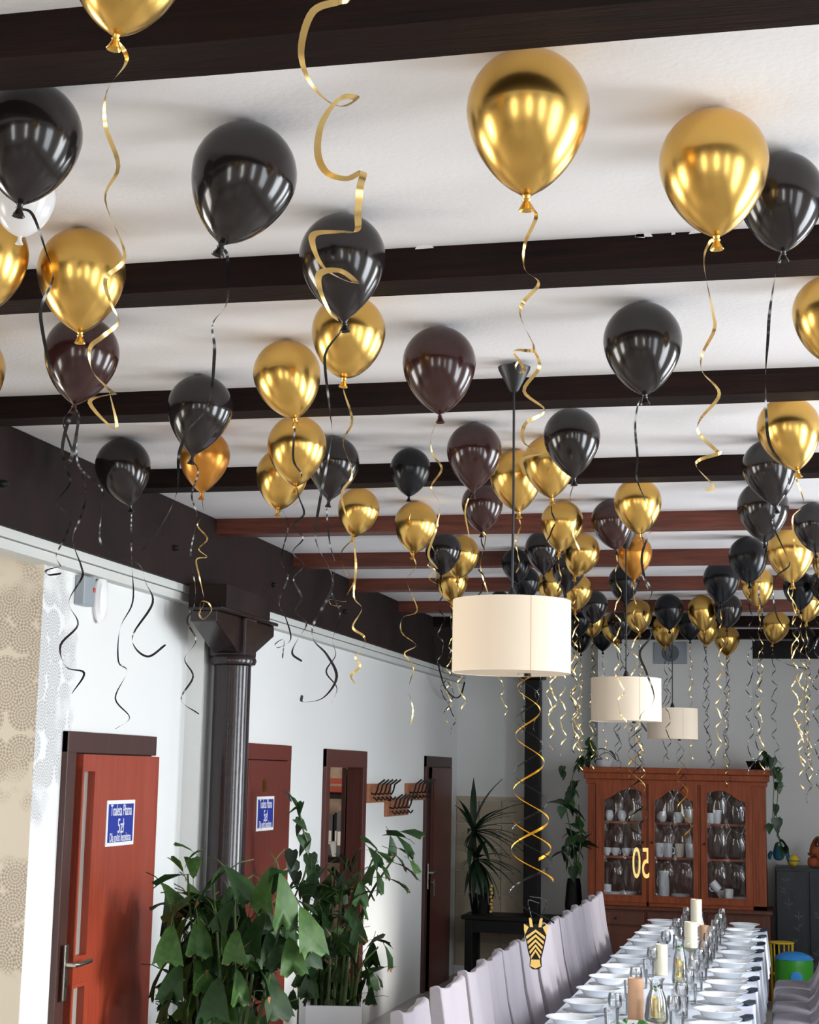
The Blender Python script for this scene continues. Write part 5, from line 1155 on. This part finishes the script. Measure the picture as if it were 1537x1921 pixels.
# --- taller palm in the white planter box by the open doorway
D2 = 9.3
c0 = at_d(628, 1885, D2); palm2 = thing('fishtail_palm', 'tall fishtail palm in the white planter box by the open doorway', 'plant', (c0.x, c0.y, 0))
zp = at_d(628, 1880, D2).z; hw = 52 * D2 / FL
pb = thing('planter_box', 'tall square white planter box holding the taller palm', 'planter', (c0.x, c0.y, 0))
pp = MB()
for (r0_, r1_) in (((-hw, -hw), (hw, -hw + 0.02)), ((-hw, hw - 0.02), (hw, hw)), ((-hw, -hw + 0.02), (-hw + 0.02, hw - 0.02)), ((hw - 0.02, -hw + 0.02), (hw, hw - 0.02))): pp.box((r0_[0], r0_[1], 0), (r1_[0], r1_[1], zp))
pp.build('box_wall', M_CHINA, pb); MB().box((-hw + 0.02, -hw + 0.02, 0), (hw - 0.02, hw - 0.02, zp - 0.06)).build('soil', M_SOIL, pb)
pb.rotation_euler = (0, 0, 0.25)
def z5(x, y): return 270 + x * 0.3383, 1560 + y * 0.3383
L2 = [(900, 310, 200, 110), (980, 340, 260, 130), (1000, 430, 250, 130), (1000, 520, 270, 120), (960, 400, 230, 110), (1090, 340, 280, 130), (1110, 170, 120, 120), (1170, 200, 80, 120), (1250, 70, 150, 120),
      (1280, 150, 300, 120), (1390, 20, 160, 110), (1370, 90, 270, 110), (1445, 85, 300, 130), (1490, 15, 345, 110), (1420, 170, 300, 120), (1470, 225, 320, 130), (1405, 290, 340, 120), (1300, 290, 280, 120),
      (1260, 240, 250, 110), (1200, 350, 280, 120), (1210, 430, 290, 120), (1190, 560, 285, 120), (1285, 610, 30, 110), (1335, 620, 350, 90), (1270, 690, 270, 120), (1352, 710, 280, 130), (1230, 790, 275, 120),
      (1262, 830, 290, 110), (1305, 830, 300, 70), (1262, 920, 265, 90), (880, 810, 255, 130), (905, 860, 260, 120), (1010, 790, 250, 110), (1000, 860, 265, 120), (1090, 780, 275, 120), (1105, 870, 270, 120),
      (1095, 960, 265, 110), (1160, 740, 280, 120), (1050, 640, 260, 120), (1130, 480, 300, 120), (1060, 250, 110, 110), (1240, 330, 320, 110), (1330, 220, 300, 100), (1160, 300, 240, 120), (1100, 420, 260, 120), (1180, 130, 60, 90),
      (940, 480, 240, 110), (970, 600, 255, 110), (1130, 620, 275, 110), (1330, 140, 340, 100), (1460, 130, 330, 100), (1500, 200, 310, 80), (1440, 310, 310, 80)]
for x, y, a, l_ in L2:
    x, y = z5(x, y); px_leaf(palm2, FISH, x, y, a + random.uniform(-12, 12), l_ * 0.44, D2, random.uniform(-.12, .12), toward=random.uniform(0.0, 0.4))
for i in range(95):
    x, y = z5(random.gauss(1050, 90), random.uniform(250, 960)); px_leaf(palm2, FISH, x, y, 270 + random.uniform(-80, 80), random.uniform(40, 58), D2 + 0.1, random.uniform(-.15, .15), toward=random.uniform(-.2, .4))
for (x, y, b) in ((960, 330, -.08), (1060, 200, -.03), (1130, 150, 0.0), (1200, 220, .04), (1290, 100, .06), (1400, 120, .08), (1300, 640, .1), (900, 800, -.1), (1240, 380, .05)):
    x, y = z5(x, y); top = at_d(x, y, D2 + 0.03) - palm2.location
    MB().tube(catmull([(b, random.uniform(-.05, .05), zp - 0.06), (b + (top.x - b) * .3, top.y * .4, zp + (top.z - zp) * .6), tuple(top)], 6), 0.012, 6, r1=0.005).build('stem', M_STEM, palm2)
# --- climbing vine between the doors
D3 = 9.9
pts = [at_d(x, y, D3) for x, y in ((560, 1860), (556, 1760), (552, 1690), (572, 1640), (578, 1590), (570, 1560), (560, 1520), (541, 1485))]
vine = thing('climbing_vine', 'thin leafy vine climbing between two red doors', 'plant', (pts[0].x, pts[0].y, 0))
MB().tube(catmull([(pts[0].x, pts[0].y, 0.0)] + [tuple(p) for p in pts], 6), 0.006, 5).build('stem', M_STEM, vine, loc=(-pts[0].x, -pts[0].y, 0))
for x, y, a, l_ in ((540, 1490, 110, 26), (556, 1505, 320, 30), (562, 1518, 250, 28), (548, 1520, 200, 26), (566, 1545, 330, 30), (560, 1555, 240, 26), (574, 1582, 300, 36), (568, 1590, 230, 32), (583, 1618, 270, 34), (586, 1640, 260, 34),
                    (546, 1612, 260, 34), (550, 1632, 280, 34), (556, 1650, 260, 30), (566, 1670, 240, 34), (590, 1665, 290, 30), (575, 1700, 260, 34), (545, 1665, 230, 30), (555, 1720, 290, 32)):
    px_leaf(vine, HEART, x, y, a, l_, D3, random.uniform(-.03, .03))
# --- yucca on the side table
DY = depth(at_y(890, 1560, 15.62))
P = at_y(898, 1716, 15.62); yu = thing('yucca', 'yucca with long sword leaves in a pot on the black side table', 'plant', (P.x, 15.75, zt2))
MB().lathe([(0, 0), (0.09, 0), (0.12, 0.16), (0.125, 0.18), (0.11, 0.18), (0.085, 0.02), (0, 0.02)], 24, caps=False).build('pot', M_DARKT, yu)
MB().lathe([(0, 0.16), (0.112, 0.165)], 20, caps=False).build('soil', M_SOIL, yu)
K1 = at_y(888, 1560, 15.72); K2 = at_y(893, 1612, 15.72)
MB().tube(catmull([(0, 0, 0.16), tuple(K2 - yu.location), tuple(K1 - yu.location)], 6), 0.03, 8, r1=0.022).build('trunk', M_WOODSTEM, yu)
SW = sword_leaf()
for (x, y, a, l_) in ((862, 1510, 118, 118), (888, 1510, 90, 105), (903, 1510, 76, 110), (925, 1523, 42, 115), (918, 1540, 20, 95), (870, 1528, 150, 60), (858, 1560, 195, 80), (850, 1590, 235, 95), (920, 1565, 350, 100)): 
    put_leaf(yu, SW, K1, U * math.cos(math.radians(a)) + Vector((0, 0, math.sin(math.radians(a)) + .12)) - Fw * random.uniform(-.3, .3), l_ * DY / FL)
for i in range(60):
    a = random.uniform(0, 2 * PI); dn = random.uniform(-0.7, 1.1); K = K1 if i < 24 else K2
    dy = math.sin(a); dy = -abs(dy) if dy > 0.3 else dy
    if math.cos(a) < -0.55: a = PI - a
    put_leaf(yu, SW, K, Vector((math.cos(a) * 0.8, dy * .5, dn if i < 24 else dn - .5)), random.uniform(0.36, 0.46))
# --- amber bead string under the yucca
b0 = at_y(922, 1660, 15.5); bs = thing('bead_string', 'string of amber beads hanging from the yucca', 'bead string', b0)
MB().tube([(0, 0, 0.02), (0, 0, -0.26)], 0.0015, 5).build('thread', M_STEM, bs)
bead = MB().lathe([(0, -0.016), (0.012, -0.01), (0.016, 0), (0.012, 0.01), (0, 0.016)], 10, caps=False).mesh('bead', mat('amber_bead', (214, 172, 90), 0.3))
for k in range(8): link('bead', bead, bs).location = (0.004 * (-1) ** k, 0, -0.01 - 0.034 * k)
# --- trailing pothos on both ends of the cabinet, and the plant in a dark vase beside it
def pothos(pot_x, pot_y, label, strands, leaves, pot_m, d_, lean=0.0, big=1.0):
    zt = Z(1441); P = at_y(pot_x, 1436, pot_y); r = thing('pothos', label, 'plant', (P.x, pot_y, zt))
    MB().lathe([(0, 0), (0.07, 0), (0.1, 0.075), (0.105, 0.08), (0.092, 0.08), (0.06, 0.01), (0, 0.01)], 24, caps=False).build('pot', pot_m, r)
    MB().lathe([(0, 0.065), (0.09, 0.07)], 20, caps=False).build('soil', M_SOIL, r)
    for s in strands:
        q = [(0, 0, 0.07)] + [tuple(at_d(x, y, d_) - r.location) for x, y in s]; MB().tube(catmull(q, 5), 0.004, 5).build('stem', M_STEM, r)
    for x, y, a, l_ in leaves: px_leaf(r, HEART, x, y, a, l_ * big, d_, random.uniform(-.03, .05))
    return r
d_ = depth(at_y(1095, 1440, 15.3))
LV = [(1087, 1424, 200, 16), (1110, 1400, 100, 16), (1102, 1405, 150, 16), (1116, 1408, 40, 16), (1098, 1420, 230, 18), (1108, 1420, 270, 18), (1116, 1420, 300, 18), (1088, 1436, 240, 18), (1080, 1440, 220, 16), (1093, 1432, 280, 16),
      (1103, 1434, 260, 16), (1134, 1405, 0, 14), (1152, 1417, 320, 18), (1054, 1447, 250, 16), (1058, 1455, 280, 14), (1076, 1475, 250, 16), (1082, 1468, 60, 14), (1069, 1484, 230, 18), (1076, 1490, 280, 18), (1068, 1496, 250, 18), (1082, 1487, 320, 16),
      (1112, 1412, 350, 14), (1105, 1390, 90, 14)]
pothos(1133, 15.6, 'trailing pothos in a white pot at the left end of the cabinet top', [((1120, 1425), (1095, 1430), (1075, 1455), (1072, 1500)), ((1115, 1420), (1108, 1395)), ((1125, 1418), (1140, 1412), (1155, 1425))], LV, M_CHINA, d_, big=1.25)
d_ = depth(at_y(1450, 1440, 15.31))
LV = [(1433, 1411, 110, 12), (1432, 1425, 200, 18), (1440, 1428, 280, 18), (1422, 1430, 180, 16), (1415, 1425, 170, 12), (1450, 1432, 270, 18), (1455, 1450, 260, 18), (1463, 1460, 290, 18), (1468, 1442, 60, 10), (1462, 1478, 280, 18), (1456, 1475, 240, 12), (1468, 1475, 30, 10),
      (1456, 1520, 275, 18), (1458, 1548, 270, 22), (1444, 1555, 250, 16), (1464, 1578, 300, 20), (1474, 1585, 320, 20), (1470, 1600, 270, 18), (1478, 1595, 300, 16), (1445, 1432, 250, 16), (1460, 1560, 280, 14)]
pothos(1420, 15.66, 'trailing vine in a dark pot at the right end of the cabinet top', [((1445, 1428), (1455, 1450), (1460, 1480), (1457, 1530), (1462, 1575)), ((1440, 1430), (1452, 1465), (1451, 1500), (1450, 1550)), ((1432, 1425), (1432, 1412))], LV, M_DARKT, d_, big=1.2)
d_ = depth(at_y(1075, 1600, 15.33)); P = at_y(1074, 1716, 15.62)
vs_ = thing('vase', 'tall dark vase on the side table left of the cabinet', 'vase', (P.x, 15.72, zt2)); zv = at_y(1074, 1648, 15.7).z - zt2
MB().lathe([(0, 0), (0.075, 0), (0.085, zv * .3), (0.07, zv * .8), (0.06, zv), (0.052, zv), (0.06, zv * .8), (0.07, zv * .3), (0, 0.02)], 24, caps=False).build('vase_body', M_DARKT, vs_)
pl_ = thing('leafy_plant', 'dark leafy plant growing from the tall vase beside the cabinet', 'plant', (P.x, 15.72, zt2 + zv))
for s in (((1078, 1620), (1075, 1580), (1062, 1515)), ((1085, 1620), (1090, 1570), (1086, 1510)), ((1076, 1635), (1060, 1600), (1045, 1600))):
    MB().tube(catmull([(0, 0, -0.1)] + [tuple(at_d(x, y, d_) - pl_.location) for x, y in s], 5), 0.006, 5).build('stem', M_STEM, pl_)
for x, y, a, l_ in ((1046, 1504, 160, 34), (1062, 1510, 340, 34), (1072, 1512, 300, 34), (1054, 1524, 260, 22), (1078, 1520, 330, 34), (1090, 1528, 330, 30), (1075, 1546, 150, 30), (1088, 1554, 340, 30), (1060, 1566, 200, 18), (1066, 1580, 220, 26), (1080, 1570, 80, 26),
                    (1086, 1582, 270, 30), (1096, 1586, 0, 30), (1110, 1584, 0, 28), (1046, 1600, 190, 30), (1058, 1592, 220, 26), (1062, 1602, 270, 26), (1075, 1596, 250, 28), (1064, 1618, 290, 28), (1082, 1608, 290, 28), (1090, 1600, 320, 26), (1076, 1640, 260, 28), (1086, 1630, 300, 26), (1100, 1570, 60, 24), (1070, 1560, 120, 24), (1086, 1540, 100, 24), (1092, 1560, 20, 24)):
    px_leaf(pl_, HEART, x, y, a, l_, d_, random.uniform(-.05, .08))
